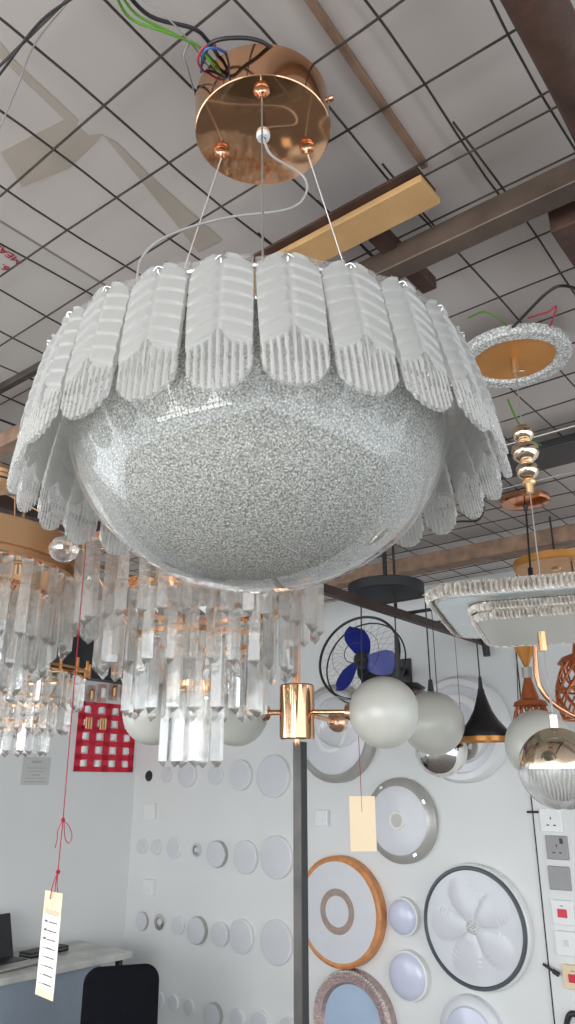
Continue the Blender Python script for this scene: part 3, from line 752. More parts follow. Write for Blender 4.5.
# copper lattice lamps
def lattice(t, R, z0, z1, m='orange', n=14, r=.0035):
    mb = MB(); H = z1-z0
    def prof(s): return R*(.50+.50*math.sin(PI*(.12+.62*s))**1.1)
    for k in range(n):
        for sg in (1, -1):
            pts = []
            for q in range(13):
                s = q/12; a = 2*PI*k/n + sg*s*1.3; rr = prof(1-s) if False else prof(1-s)
                pts.append((rr*math.cos(a), rr*math.sin(a), z0+H*s))
            mb.tube(pts, r, 5)
    for s in (0, .5, 1): mb.ring((0, 0, z0+H*s), prof(1-s), r*1.1, 36, 6)
    return mb.build('lattice_shade', m, t)
PLATE = at(556, 566, 2.9)
pl = at(530, 700, 3.0); u_ = vsize(pl, 1)
t = thing('lattice_pendant', 'burnt orange hourglass pendant with a pierced shade, left one of two', 'pendant lamp', pl)
MB().lathe([(.006, 32*u_), (11*u_, 55*u_), (10.5*u_, 55.5*u_), (.004, 34*u_), (.006, 32*u_)], 36).build('upper_cone', 'amber', t)
MB().cyl((0, 0, 22*u_), (0, 0, 33*u_), 5*u_, n=28).build('grey_collar', 'greyrim', t)
MB().lathe([(0, 22*u_), (3.6*u_, 22*u_), (9.5*u_, 1*u_), (16*u_, -2*u_), (17.5*u_, -6*u_), (16.5*u_, -6*u_), (15*u_, -3.2*u_), (0, 0)], 36).build('lower_cone', 'orange', t)
lattice(t, 20*u_, -50*u_, -5*u_)
MB().sphere((0, 0, -26*u_), 9*u_, 20).build('bulb', 'opal', t)
MB().cyl((0, 0, 32*u_), (0, 0, PLATE.z-.01-pl.z), .0035).build('cord', 'black', t)
pl = at(584, 655, 2.8); u_ = vsize(pl, 1)
t = thing('lattice_pendant', 'burnt orange pendant with a pierced shade, cut by the right edge', 'pendant lamp', pl)
MB().lathe([(0, 26*u_), (7*u_, 25*u_), (11*u_, 2*u_), (22*u_, -2*u_), (27*u_, -8*u_), (25.5*u_, -8*u_), (21*u_, -3.4*u_), (0, 0)], 36).build('lower_cone', 'orange', t)
lattice(t, 31*u_, -62*u_, -7*u_, 'orange', 14, .004)
MB().sphere((0, 0, -32*u_), 13*u_, 20).build('bulb', 'amber', t)
MB().cyl((0, 0, 25*u_), (0, 0, PLATE.z-.01-pl.z), .0035).build('cord', 'black', t)
# orange ceiling plate behind
pp = at(556, 566, 2.9); t = thing('ceiling_plate', 'round copper orange ceiling plate partly behind the crystal tray lamp', 'ceiling plate', pp)
MB().lathe([(0, -.01), (.16, -.01), (.165, -.004), (.165, .022), (0, .022)], 56).build('plate', 'amber', t, angle=30)
MB().cyl((0, 0, .02), (0, 0, EYE+ROOF-pp.z), .004).build('mount_rod', 'black', t)
MB().lathe([(0, -.018), (.015, -.016), (.02, -.01), (0, -.01)], 20).build('centre_nut', 'brass', t)

# white globe on a bent copper tube
pg = at(540, 745, 2.5); rg = hsize(pg, 34)
t = thing('globe_pendant', 'white globe on a bent copper tube, behind the fringed mirror ball', 'pendant lamp', pg)
P = lambda x, y, F=2.5: at(x, y, F)-pg
globe(t, (0, 0, 0), rg)
MB().tube([P(532.5, 596), P(533, 615), P(534.5, 645), P(537, 676), P(543, 692), P(554, 704), P(568, 713), P(585, 722), P(600, 740)], .0085, 12, smooth=6).build('bent_tube', 'copper', t)
MB().tube([P(600, 740), P(596, 768), P(578, 778)], .0085, 12, smooth=6).build('tube_return', 'copper', t)
MB().cyl(P(582, 778), P(566, 764), .02, n=24).build('globe_holder', 'copper', t)
pk = at_h(525, 502, ROOF-.035)-pg
cn2 = MB().lathe([(0, -.016), (.03, -.016), (.085, -.006), (.092, 0), (.092, .014), (.088, .014), (0, .012)], 56, T=Matrix.Translation(pk)).build('canopy', 'copper', t, angle=30)
MB().cyl(pk+UP*.012, pk+UP*.034, .01).build('mount_rod', 'black', t)
MB().cyl(pk-UP*.035, pk-UP*.014, .007, .010).build('cord_grip', 'black', t)
e = P(532.5, 597)
MB().cyl(pk-UP*.03, e, .0035, n=8).build('cord', 'black', t)
q_ = e.lerp(pk, .18); MB().cyl(q_, q_.lerp(pk, .12), .009).build('inline_connector', 'black', t)

# ================================================================== GOLD PLATE, BALLS AND CRYSTAL TRAY
pgp = at_h(514, 358, ROOF-.03)
e1 = Vector((.94, -.342, 0)).normalized(); e2 = Vector((.342, .94, 0)).normalized()
HT = .335
corner = at_h(423.5, 598, HT)
LX, LY = .70, .47
Ttray = frame(corner + e1*LX/2 + e2*LY/2, e1, e2)
t = thing('crystal_tray_lamp', 'oblong tray-shaped lamp edged with crystal, hung from gold balls at the right', 'pendant lamp', (pgp.x, pgp.y, EYE))
def place(o, T): o.matrix_local = t.matrix_world.inverted() @ T; return o
bpy.context.view_layer.update()
def rrect(w_, h_, r, n=8):
    pts = []
    for cx, cy_, a in ((w_/2-r, h_/2-r, 0), (-w_/2+r, h_/2-r, PI/2), (-w_/2+r, -h_/2+r, PI), (w_/2-r, -h_/2+r, 1.5*PI)):
        for k in range(n+1): pts.append((cx+r*math.cos(a+k*PI/2/n), cy_+r*math.sin(a+k*PI/2/n)))
    return pts
def slab(mb, w_, h_, r, z0, z1, mi=0):
    p = rrect(w_, h_, r); n = len(p)
    mb.add([(x, y, z0) for x, y in p]+[(x, y, z1) for x, y in p], [tuple(range(n))[::-1], tuple(range(n, 2*n))]+[(i, (i+1) % n, n+(i+1) % n, n+i) for i in range(n)], mi)
def crystal_band(w_, h_, r, z0, z1, th, pitch):
    pts = rrect(w_, h_, r, 6); mb = MB(); L = []
    n = len(pts)
    for i in range(n):
        a = Vector((*pts[i], 0)); b_ = Vector((*pts[(i+1) % n], 0)); d = (b_-a).length
        k = max(1, round(d/pitch))
        for q in range(k): L.append((a.lerp(b_, (q+.5)/k), (b_-a).normalized(), d/k))
    for c, tdir, wd_ in L:
        T = frame(c, tdir, UP.cross(tdir)*-1)
        hw = wd_*.48; nx = Vector((tdir.y, -tdir.x, 0))
        zm = (z0+z1)/2; o_ = th
        v = []
        for z, off in ((z0, .2), (z0+(z1-z0)*.25, 1), (z1-(z1-z0)*.25, 1), (z1, .2)):
            v += [c-tdir*hw+UP*z, c+nx*o_*off+UP*z, c+tdir*hw+UP*z, c-nx*o_*.5+UP*z]
        f = []
        for k in range(3):
            for q in range(4): f.append((k*4+q, k*4+(q+1) % 4, (k+1)*4+(q+1) % 4, (k+1)*4+q))
        f += [(3, 2, 1, 0), (12, 13, 14, 15)]
        mb.add(v, f)
    return mb
bandm = pm('cut_crystal_band', (.68, .63, .56), .12, .35, var=.35, scale=90, bump=.4, bscale=300)
M['band'] = bandm
mb = MB(); slab(mb, LX-.02, LY-.02, .06, .002, .022)
tray = place(mb.build('tray_plate', 'whiteplastic', t, smooth=False), Ttray)
mirror = pm('pale_mirror_glass', (.62, .67, .68), .12, .55, var=.03); M['mirrorglass'] = mirror
mb = MB(); slab(mb, LX-.03, LY-.03, .055, -.001, .002); place(mb.build('mirror_underside', 'mirrorglass', t, smooth=False), Ttray)
place(crystal_band(LX, LY, .065, .0, .026, .008, .0095).build('crystal_edge', 'band', t, smooth=False), Ttray)
mb = MB(); slab(mb, LX-.17, LY-.15, .035, -.034, -.001); place(mb.build('diffuser', 'opal', t, smooth=False), Ttray)
place(crystal_band(LX-.16, LY-.14, .04, -.036, -.019, .007, .0075).build('inner_crystal_edge', 'band', t, smooth=False), Ttray)
place(crystal_band(LX-.15, LY-.13, .04, -.018, -.002, .007, .0075).build('inner_crystal_edge', 'band', t, smooth=False), Ttray)
zt = ROOF-.03
mb = MB().lathe([(0, zt-.004), (.100, zt-.004), (.100, zt+.012), (0, zt+.012)], 64).build('gold_plate', 'amber', t, angle=30)
MB().lathe([(.098, zt-.002), (.104, zt-.012), (.132, zt-.012), (.138, zt-.004), (.138, zt+.010), (.098, zt+.010), (.098, zt-.002)], 96).build('crystal_ring', 'bubble', t, angle=30)
MB().lathe([(0, zt-.045), (.009, zt-.045), (.010, zt-.040), (.009, zt-.004), (0, zt-.004)], 24).build('cable_tube', 'brass_dark', t)
MB().cyl((.009, -.002, zt-.038), (.020, -.004, zt-.040), .004).build('set_screw', 'champagne', t)
zb = at(523, 452, pgp.y).z-EYE
MB().cyl((0, 0, HT+.02), (0, 0, zt-.04), .0016).build('suspension_wire', 'steel', t)
for dz, r in ((.048, .027), (0, .033), (-.048, .027)):
    MB().sphere((0, 0, zb+dz), r, 32, sz=.86).build('gold_ball', 'champagne', t, angle=180)
for dz in (.025, -.024, -.078):
    MB().lathe([(0, zb+dz-.006), (.014, zb+dz-.006), (.017, zb+dz), (.014, zb+dz+.006), (0, zb+dz+.006)], 24).build('collar', 'brass', t)
MB().cyl((0, 0, zb-.105), (0, 0, zb-.072), .009, .012, n=20).build('ferrule', 'brass', t)

# fringed mirror ball
pm2 = at(559, 768, 1.42); rr = hsize(pm2, 39)
t = thing('fringed_mirror_ball_pendant', 'champagne mirror dome pendant with a glass fringe in its lower half', 'pendant lamp', pm2)
MB().sphere((0, 0, 0), rr, 48, lo=0).build('mirror_dome', 'champagne', t, angle=180)
MB().lathe([(rr*1.0, -.002), (rr*1.02, -.002), (rr*1.02, .003), (rr*1.0, .003), (rr*1.0, -.002)], 56).build('rim', 'chrome', t)
mb = MB(); NF = 56
for k in range(NF):
    a = 2*PI*k/NF; pts = [(rr*.985*math.cos(b_)*math.cos(a+.02*math.sin(9*b_+k)), rr*.985*math.cos(b_)*math.sin(a+.02*math.sin(9*b_+k)), rr*.985*math.sin(b_)) for b_ in [-.02-1.35*q/12 for q in range(13)]]
    mb.tube(pts, .0022, 5)
mb.build('glass_fringe', 'ribclear', t)
MB().sphere((0, 0, 0), rr*.80, 40, hi=0).build('inner_bowl', 'greyrim', t)
MB().cyl((0, 0, rr-.001), (0, 0, rr+.022), .0085, n=24).build('brass_cap', 'champagne', t)
zt2 = at(548, 650, 1.42).z - pm2.z
MB().tube([(0, 0, rr+.02), (-.003, 0, rr+.08), (-.004, 0, zt2)], .0013, 6).tube([(.001, 0, rr+.02), (.0005, 0, rr+.07), (-.002, 0, zt2)], .0011, 6).build('suspension_wires', 'whitecable', t)
MB().cyl((-.003, 0, zt2-.002), (-.003, 0, zt2+.034), .0085, n=24).build('ceiling_grip', 'brass', t)

# ================================================================== WALL FAN
pf = at(362, 660, 3.55)
wf = on_b(398, 655)
Tf = frame(pf, Vector((.80, -.55, -.18)), Vector((.10, .25, .95)))
t = thing('wall_fan', 'black wire-cage fan with blue blades on the back wall', 'fan', mat=Tf)
RF = .205
cg = MB(); cg.ring((0, 0, .035), RF, .0065, 64).ring((0, 0, -.035), RF, .004, 64)
for k in range(30):
    a = 2*PI*k/30
    for sg in (1, -1): cg.tube([(RF*math.cos(a), RF*math.sin(a), sg*.035), (RF*.6*math.cos(a+.1), RF*.6*math.sin(a+.1), sg*.07), (.05*math.cos(a+.15), .05*math.sin(a+.15), sg*.085)],   .00045, 4)
cg.ring((0, 0, .085), .05, .002, 32).ring((0, 0, .072), .12, .001, 40)
cg.build('cage', 'black', t)
def blade(a):
    mb = MB(); v = []; n = 14
    for i in range(n+1):
        s = i/n; r = .03+.158*s; w0 = a - .05 + .55*s - .3*s*s; wdt = (.055+.052*math.sin(PI*min(1, s*1.05)*.9))*(1 if s < .9 else (1-s)/.1*.8+.2)
        c = Vector((r*math.cos(w0), r*math.sin(w0), 0)); tdir = Vector((-math.sin(w0), math.cos(w0), 0))
        for q, z in ((-1, -.018), (0, .004), (1, .022)):
            p = c+tdir*wdt*.5*q; v.append((p.x, p.y, z)); 
    m_ = len(v); v += [(x, y, z-.002) for x, y, z in v]
    f = []
    for i in range(n):
        for k in range(2):
            f.append((i*3+k, i*3+k+1, i*3+k+4, i*3+k+3)); f.append((m_+i*3+k, m_+i*3+k+3, m_+i*3+k+4, m_+i*3+k+1))
        f.append((i*3, i*3+3, m_+i*3+3, m_+i*3)); f.append((i*3+2, m_+i*3+2, m_+i*3+5, i*3+5))
    f.append((n*3, n*3+1, m_+n*3+1, m_+n*3)); f.append((n*3+1, n*3+2, m_+n*3+2, m_+n*3+1))
    return mb.add(v, f)
for k in range(3): blade(math.radians(110+120*k)).build('fan_blade', 'blue', t)
MB().lathe([(0, .04), (.02, .038), (.035, .02), (.036, -.02), (0, -.02)], 32).build('blade_hub', 'blackplastic', t)
MB().lathe([(0, -.09), (.05, -.09), (.075, -.10), (.08, -.17), (.05, -.21), (0, -.215)], 32).build('motor_housing', 'blackplastic', t)
iv = Tf.inverted(); q0 = Vector((0, 0, -.14)); q1 = iv @ (on_b(404, 672) - R_*.02)
MB().tube([q0, q0.lerp(q1, .5)+Vector((0, -.04, 0)), q1], .022, 12, smooth=5).build('wall_arm', 'blackplastic', t)
o = MB().box((-.05, -.07, -.004), (.05, .07, .02)).build('wall_plate', 'blackplastic', t, smooth=False, bevel=.004); o.matrix_local = iv @ frame_b(on_b(404, 672))

# ================================================================== WALL LIGHTS ON THE RIGHT WALL
def wall_thing(name, label, cat, px, py, group=None): 
    p = on_b(px, py); return thing(name, label, cat, group=group, mat=frame_b(p)), p
def dprof(r, h, e=.25):   # pillow disc
    return [(0, h)] + [(r*s, h*(1-e*s**2.5) if s < .9 else None) for s in (.3, .55, .75, .88)] + [(r*.96, h*.55), (r, h*.3), (r, 0), (0, 0)]
# back-wall rows of small panels
rows = {
 'top': [(167, 775, 8), (189, 775, 12.5), (216, 775, 10.5), (242, 775, 15.5), (275, 776, 21.5)],
 'second': [(143, 846, 8), (157, 847, 8), (175, 848, 11), (197, 850, 7), (219, 854, 13.5), (247, 857, 17), (278, 857, 22)],
 'third': [(143, 921, 9.5), (160, 922, 8.5), (179, 925, 10), (199, 930, 14), (222, 934, 12.5), (243, 936, 17.5), (278, 942, 23)],
 'bottom': [(160, 1000, 8.5), (174, 1003, 8.5), (190, 1007, 8.5), (215, 1015, 13), (238, 1019, 11), (262, 1024, 14), (290, 1030, 13)],
}
ordn = ['first', 'second', 'third', 'fourth', 'fifth', 'sixth', 'seventh']
for rn, L in rows.items():
    for i, (x, y, hh) in enumerate(L):
        down = (rn, i) in (('second', 3), ('third', 1)); ringed = (rn, i) in (('second', 4), ('third', 3), ('bottom', 3), ('third', 0))
        place_w = '%s from left in the %s row' % (ordn[i], rn)
        kind_w = 'recessed chrome downlight' if down else ('round white panel light with a grey rim' if ringed else 'round white panel light')
        t, p = wall_thing('downlight' if down else 'round_panel_light', '%s, %s' % (kind_w, place_w), 'wall light', x, y, 'small round lights in rows on the white wall')
        r = vsize(p, hh); th = .028 if hh > 12 else .016
        if down:
            MB().lathe([(r*.55, .004), (r*.62, .012), (r*.95, .010), (r, .004), (r, 0), (0, 0)], 40).build('trim_ring', 'chrome', t)
            MB().sphere((0, 0, .004), r*.5, 20, lo=0, sz=.5).build('lens', 'whitedisc', t)
        else:
            MB().lathe([(r*.95, th), (r, th*.8), (r, 0), (0, 0)] if True else [], 56).build('rim', 'greyrim' if ringed else 'whiteplastic', t, angle=30)
            MB().lathe([(0, th*1.06), (r*.6, th*1.05), (r*.955, th*.96), (r*.955, th*.5), (0, th*.5)], 56).build('diffuser', 'whitedisc', t, angle=30)
t, p = wall_thing('cable_hole', 'small black round cap at the left end of the top row of lights', 'cap', 149, 776)
MB().lathe([(0, .006), (vsize(p, 5), .006), (vsize(p, 5.5), 0), (0, 0)], 32).build('cap', 'black', t)
def plate(px, py, hx, hy, label, name='switch_box', m='whiteplastic', cat='switch', th=.03):
    p = on_b(px, py); hh = vsize(p, hy); ww = hh*hx/hy
    t = thing(name, label, cat, mat=frame_b(p)); MB().box((-ww, -hh, 0), (ww, hh, th)).build('plate', m, t, smooth=False, bevel=.004)
    return t, ww, hh
for x, y, l in ((152, 812, 'white square box between the top and second rows of small lights'), (151, 887, 'white square box between the second and third rows of small lights'), (324, 818, 'white square switch box right of the dark steel post')):
    t, ww, hh = plate(x, y, 8, 8, l)
    MB().box((-ww*.3, -hh*.45, .03), (ww*.3, hh*.45, .034)).build('rocker', 'whiteplastic', t, smooth=False, bevel=.001)

# grey-rimmed light with bright centre ring
def big(name, label, px, py, hh): 
    t, p = wall_thing(name, label, 'wall light', px, py); return t, vsize(p, hh)
t, r = big('ceiling_light', 'round wall light with smoky grey rim and small shiny ring at its centre', 403, 820, 43)
MB().lathe([(r*.80, .055), (r*.90, .05), (r, .03), (r, .006), (r*.97, 0), (0, 0)], 72).build('rim', 'greyrim', t)
MB().lathe([(0, .062), (r*.4, .061), (r*.7, .058), (r*.81, .054), (r*.81, .01), (0, .01)], 72).build('diffuser', 'whitedisc', t)
MB().lathe([(r*.15, .060), (r*.155, .066), (r*.21, .066), (r*.22, .060)], 48).build('centre_ring', 'creamwhite', t)
MB().cyl((0, 0, .055), (0, 0, .0635), r*.15, n=40).build('centre_cap', 'greyrim', t)
for a in (30, 120, 210, 300):
    a = math.radians(a); MB().box((-.012, -.008, 0), (.012, .008, .012), T=Matrix.Translation((r*.88*math.cos(a), r*.88*math.sin(a), .046)) @ Matrix.Rotation(a+PI/2, 4, 'Z')).build('clip', 'chrome', t, smooth=False, bevel=.002)
# orange rim
t, r = big('ceiling_light', 'large round wall light with an orange wood rim and taupe inner ring', 344, 910, 56)
MB().lathe([(r*.90, .062), (r*.95, .064), (r, .055), (r, 0), (0, 0)], 80).build('rim', 'orangewood', t, angle=30)
MB().lathe([(0, .066), (r*.5, .065), (r*.91, .061), (r*.91, .02), (0, .02)], 80).build('diffuser', 'whitedisc', t, angle=30)
MB().lathe([(r*.28, .0655), (r*.285, .068), (r*.40, .0675), (r*.41, .065)], 64).build('inner_ring', 'taupe', t, angle=30)
# dark rim with flower
t, r = big('ceiling_light', 'large round wall light with a charcoal rim and embossed flower', 479, 925, 61.5)
MB().lathe([(r*.93, .066), (r*.95, .072), (r*.985, .072), (r, .066), (r, .055), (r*.93, .055), (r*.93, .066)], 80).build('rim', 'darkrim', t, angle=30)
MB().lathe([(r*.98, .055), (r*1.03, .045), (r*1.04, .01), (r*1.02, 0), (0, 0)], 80).build('back_pan', 'whiteplastic', t, angle=30)
mb = MB(); v = []; NR, NA = 40, 160
for i in range(NR+1):
    for k in range(NA):
        s = i/NR; a = 2*PI*k/NA; pet = abs(math.sin(2.5*a)); lim = .22+.70*pet**.5
        z = .063
        if s < lim: z += .010*(1-(s/lim)**4)*pet**.4*min(1, s*4) + .0016*math.sin(s*75)*(1 if .5 < s < lim and math.sin(5*a+1.2) > .2 else 0)
        v.append((r*.935*s*math.cos(a), r*.935*s*math.sin(a), z))
f = [(i*NA+k, i*NA+(k+1) % NA, (i+1)*NA+(k+1) % NA, (i+1)*NA+k) for i in range(NR) for k in range(NA)]
mb.add(v, f).build('flower_diffuser', 'whitedisc', t)
MB().lathe([(0, .074), (r*.05, .077), (r*.09, .074), (r*.12, .070), (r*.13, .06), (0, .06)], 40).build('flower_centre', 'bubble', t)
# plain lilac-white
for x, y, hh, l in ((406, 916, 19.5, 'small domed cool white wall light, upper of two beside the orange rimmed one'), (411, 975, 26, 'medium domed cool white wall light, lower of two left of the charcoal rimmed one')):
    t, r = big('ceiling_light', l, x, y, hh)
    MB().lathe([(r*.9, .04), (r*.98, .036), (r, .02), (r, 0), (0, 0)], 64).build('rim', 'whiteplastic', t)
    MB().lathe([(0, .062), (r*.4, .060), (r*.7, .054), (r*.88, .044), (r*.93, .036), (0, .03)], 64).build('diffuser', 'lilac', t)
# rose rim
t, r = big('ceiling_light', 'round wall light with a rose metal textured rim and blue-white centre', 357, 1022, 55)
MB().lathe([(r*.72, .040), (r*.78, .062), (r*.93, .066), (r*1.0, .05), (r, 0), (0, 0)], 80).build('rim', 'pinkmetal', t)
mb = MB()
for k in range(90):
    a = 2*PI*k/90; mb.sphere((r*.965*math.cos(a), r*.965*math.sin(a), .058), r*.03, 8)
mb.build('beaded_edge', 'bubble', t)
MB().lathe([(0, .044), (r*.5, .043), (r*.735, .040), (r*.735, .02), (0, .02)], 80).build('diffuser', 'bluemirror', t, angle=30)
# clear rimmed, bottom
t, r = big('ceiling_light', 'white round wall light with stepped rim, under the charcoal rimmed one', 474, 1034, 41)
MB().lathe([(r*.7, .05), (r*.74, .042), (r*.9, .04), (r*.98, .03), (r, 0), (0, 0)], 80).build('rim', 'whitedisc', t)
MB().lathe([(0, .066), (r*.4, .064), (r*.7, .052), (r*.7, .02), (0, .02)], 80).build('diffuser', 'lilac', t)
# upper concentric ring lights
t, r = big('ceiling_light', 'very large white wall light of concentric rings behind the black bell pendant', 463, 729, 53)
MB().lathe([(r*.80, .04), (r*.83, .075), (r*.94, .075), (r, .05), (r, 0), (0, 0)], 80).build('outer_ring', 'whiteplastic', t)
MB().lathe([(r*.48, .05), (r*.50, .088), (r*.63, .085), (r*.66, .05)], 80).build('middle_ring', 'whiteplastic', t)
MB().lathe([(0, .062), (r*.3, .060), (r*.82, .045), (r*.82, .02), (0, .02)], 80).build('diffuser', 'whitedisc', t)
t, r = big('ceiling_light', 'round wall light with silvery grey rim behind the brass arm', 338, 733, 49)
MB().lathe([(r*.84, .060), (r*.90, .066), (r, .045), (r, 0), (0, 0)], 80).build('rim', 'greyrim', t)
MB().lathe([(0, .075), (r*.4, .073), (r*.7, .066), (r*.85, .055), (0, .05)], 80).build('diffuser', 'whitedisc', t)
MB().lathe([(r*.30, .072), (r*.33, .082), (r*.40, .080), (r*.43, .070)], 64).build('inner_ring', 'whiteplastic', t)

# switches and sockets
def socket(px, py, label, m, holes):
    t, ww, hh = plate(px, py, 12, 12, label, 'wall_socket', m, 'socket', .018)
    if holes:
        mb = MB()
        for x, y, a, b_ in ((0, .16, .05, .12), (-.3, -.42, .12, .05), (.3, -.42, .12, .05)): mb.box((ww*(x-a), hh*(y-b_), .0178), (ww*(x+a), hh*(y+b_), .0188))
        mb.build('pin_slots', 'black', t, smooth=False)
        MB().box((ww*.35, hh*.35, .018), (ww*.62, hh*.8, .023)).build('rocker', 'black' if m != 'whiteplastic' else m, t, smooth=False, bevel=.001)
    return t, ww, hh
socket(552, 820, 'white wall socket just below the fringed mirror ball', 'whiteplastic', True)
socket(558, 847.5, 'grey wall socket, second plate from the top at the right edge', 'greyplastic', True)
socket(560.5, 878, 'blank grey wall plate under the grey socket', 'greyplastic', False)
for x, y, m, l in ((564, 912, 'whiteplastic', 'white switch with a red rocker under the blank grey plate'), (575, 977, 'cream', 'cream switch with a red rocker, lowest plate at the right edge')):
    t, ww, hh = plate(x, y, 12.5, 12.5, l, 'wall_switch', m, 'switch', .022)
    MB().box((-ww*.42, -hh*.40, .022), (ww*.42, hh*.28, .027)).build('red_rocker', 'red', t, smooth=False, bevel=.001)
    MB().box((-ww*.15, hh*.5, .022), (ww*.15, hh*.56, .0235)).build('indicator', 'ink', t, smooth=False)
t, ww, hh = plate(568, 943, 13, 12.5, 'plain white wall switch between the two red ones', 'wall_switch', 'whiteplastic', 'switch', .022)
MB().box((-ww*.18, -hh*.25, .022), (ww*.18, hh*.28, .028)).build('rocker', 'whitedisc', t, smooth=False, bevel=.001)
# black hooks and bracket on the wall
t = thing('wall_hook', 'small black rod hook crossing the wall joint near the red switch', 'hook', mat=frame_b(on_b(543, 965)))
P = lambda x, y, o_=.02: frame_b(on_b(543, 965)).inverted() @ on_b(x, y, o_)
MB().cyl(P(543, 964, .03), P(559, 975, .03), .006).build('rod', 'black', t)
MB().cyl(P(553, 971, .03), P(559, 975, .03), .010).build('end', 'black', t)
MB().cyl(P(545, 966, .03), P(545, 966, -.001), .004).build('pin', 'black', t)
t = thing('wall_hook', 'thin black rod on the wall under the fringed mirror ball', 'hook', mat=frame_b(on_b(532, 812)))
P = lambda x, y, o_=.02: frame_b(on_b(532, 812)).inverted() @ on_b(x, y, o_)
MB().cyl(P(527, 812, .02), P(538, 812, .02), .005).build('rod', 'black', t)
MB().cyl(P(530, 812, .02), P(530, 812, -.001), .004).build('pin', 'black', t)
fb = frame_b(on_b(487, 646)); t = thing('lamp_bracket', 'black spot bracket with a thin arm at the end of the rail', 'bracket', mat=fb)
P = lambda x, y, o_=.02: fb.inverted() @ on_b(x, y, o_)
MB().cyl(P(484, 636, .05), P(487, 656, .05), .020, .018, n=20).build('barrel', 'blackplastic', t)
MB().cyl(P(485, 640, .05), P(485, 640, .001), .012).build('wall_stub', 'blackplastic', t)
MB().cyl(P(489, 644, .06), P(515, 634, .06), .004).build('arm', 'black', t)
MB().cyl(P(514, 642, .06), P(523, 642, .06), .006).cyl(P(516, 634, .06), P(518, 700, .06), .0022).build('drop_wire', 'black', t)
# black stalk bottom right
fb = frame_b(on_b(570, 1015)); t = thing('flexible_arm', 'black curved flexible arm at the bottom right corner', 'bracket', mat=fb)
P = lambda x, y, o_=.02: fb.inverted() @ on_b(x, y, o_)
MB().tube([P(566, 1040), P(567, 1022), P(571, 1014), P(580, 1016), P(590, 1020)], .012, 10, smooth=5).build('arm', 'black', t)
MB().cyl(P(590, 1020), P(590, 1020, 0), .012).build('wall_stub', 'black', t)

# ================================================================== LEFT WALL
fa = frame_a(on_a(103, 738)); iv = fa.inverted()
P = lambda x, y, o_=0: iv @ on_a(x, y, o_)
t = thing('red_rack', 'red acrylic rack with square openings hanging on the left wall', 'rack', mat=fa)
a0 = P(73, 772); a1 = P(132, 772); top = P(103, 703).y; x0, x1, y0 = a0.x, a1.x, (a0.y+a1.y)/2
mb = MB(); NC, NRW = 4, 5; W_ = x1-x0; H_ = top-y0; gx = .40*W_/NC; gy = .40*H_/NRW
cwd = (W_-gx*.4)/NC; rht = (H_-gy*.4)/NRW
mb2 = MB()
for i in range(NC+1):
    x = x0+gx*.2+i*cwd-gx*.5+ (gx*.3 if i == 0 else -gx*.3 if i == NC else 0); mb2.box((x, y0, .0), (x+gx, top, .008))
for j in range(NRW+1):
    y = y0+gy*.2+j*rht-gy*.5+(gy*.3 if j == 0 else -gy*.3 if j == NRW else 0); mb2.box((x0, y, .0), (x1, y+gy, .008))
mb2.build('grid_frame', 'red', t, smooth=False)
for i in range(NC):
    for j in range(NRW):
        cx_ = x0+(i+.5)*cwd+gx*.2; cy_ = y0+(j+.5)*rht+gy*.2; MB().cyl((cx_-.005, cy_-rht*.22, .008), (cx_-.005, cy_+rht*.22, .004), .022, n=10).build('bulb_insert', 'whiteplastic', t)
amb = MB()
for i in range(2):
    cx_ = x0+(i+.5)*cwd+gx*.2; cy_ = y0+(3.45)*rht+gy*.2
    for q in (-.02, .0, .02): amb.cyl((cx_+q, cy_-rht*.42, .03), (cx_+q, cy_+rht*.42, .03), .0085, n=10)
amb.build('amber_bulb_pack', 'brass_dark', t)
# packets above it
for i in range(5):
    x = 79+i*11.3; y = 696-i*1.5
    f_ = frame_a(on_a(x, y)); o = thing('bulb_packet', 'pale bulb packet, %s from left in the row above the red rack' % ordn[i], 'packet', mat=f_, group='bulb packets above the red rack')
    s2 = vsize(on_a(x, y), 1)
    MB().box((-5.0*s2, -9*s2, 0), (5.0*s2, 9*s2, .008)).build('backing_card', 'paleprints', o, smooth=False)
    MB().cyl((0, -5*s2, .02), (0, 3*s2, .02), 2.6*s2, n=14).sphere((0, 3*s2, .02), 2.6*s2, 14).build('bulb', 'brass_dark' if i % 2 else 'whiteplastic', o)
# black box high on the left wall
q = on_a(96, 640); fa = frame_a(q)
t = thing('wall_cabinet', 'black cabinet mounted high on the left wall above the red rack', 'cabinet', mat=fa)
iv = fa.inverted(); P = lambda x, y, o_=0: iv @ on_a(x, y, o_)
xa, xb = P(50, 640).x, P(130, 640).x; yb, yt = P(100, 682).y, P(100, 598).y
MB().box((xa, yb, 0), (xb, yt, .12)).build('body', 'black', t, smooth=False, bevel=.006)
MB().box((xa+.03, yb+.03, .12), ((xa+xb)/2-.005, yt-.03, .13)).build('door', 'blackplastic', t, smooth=False, bevel=.003)
MB().box(((xa+xb)/2+.005, yb+.03, .12), (xb-.03, yt-.03, .13)).build('door', 'blackplastic', t, smooth=False, bevel=.003)
# notice
q = on_a(36, 771); fa = frame_a(q); s2 = vsize(q, 1)
t = thing('notice_sheet', 'pale printed notice sheet stuck to the left wall under the crystals', 'notice', mat=fa)
MB().box((-17*s2, -14*s2, 0), (17*s2, 14*s2, .0015)).build('sheet', 'paper', t, smooth=False)
mb = MB()
for k, (wd_, th_) in enumerate(((6, 2.0), (0, 0), (12, .6), (9, .6), (5, 1.2), (12, .6), (13, .8))):
    if wd_: mb.box((-wd_*s2, (10-3.4*k-th_)*s2, .0015), (wd_*s2, (10-3.4*k+th_*.2)*s2, .0022))
mb.build('printed_lines', 'greyrim', t, smooth=False)

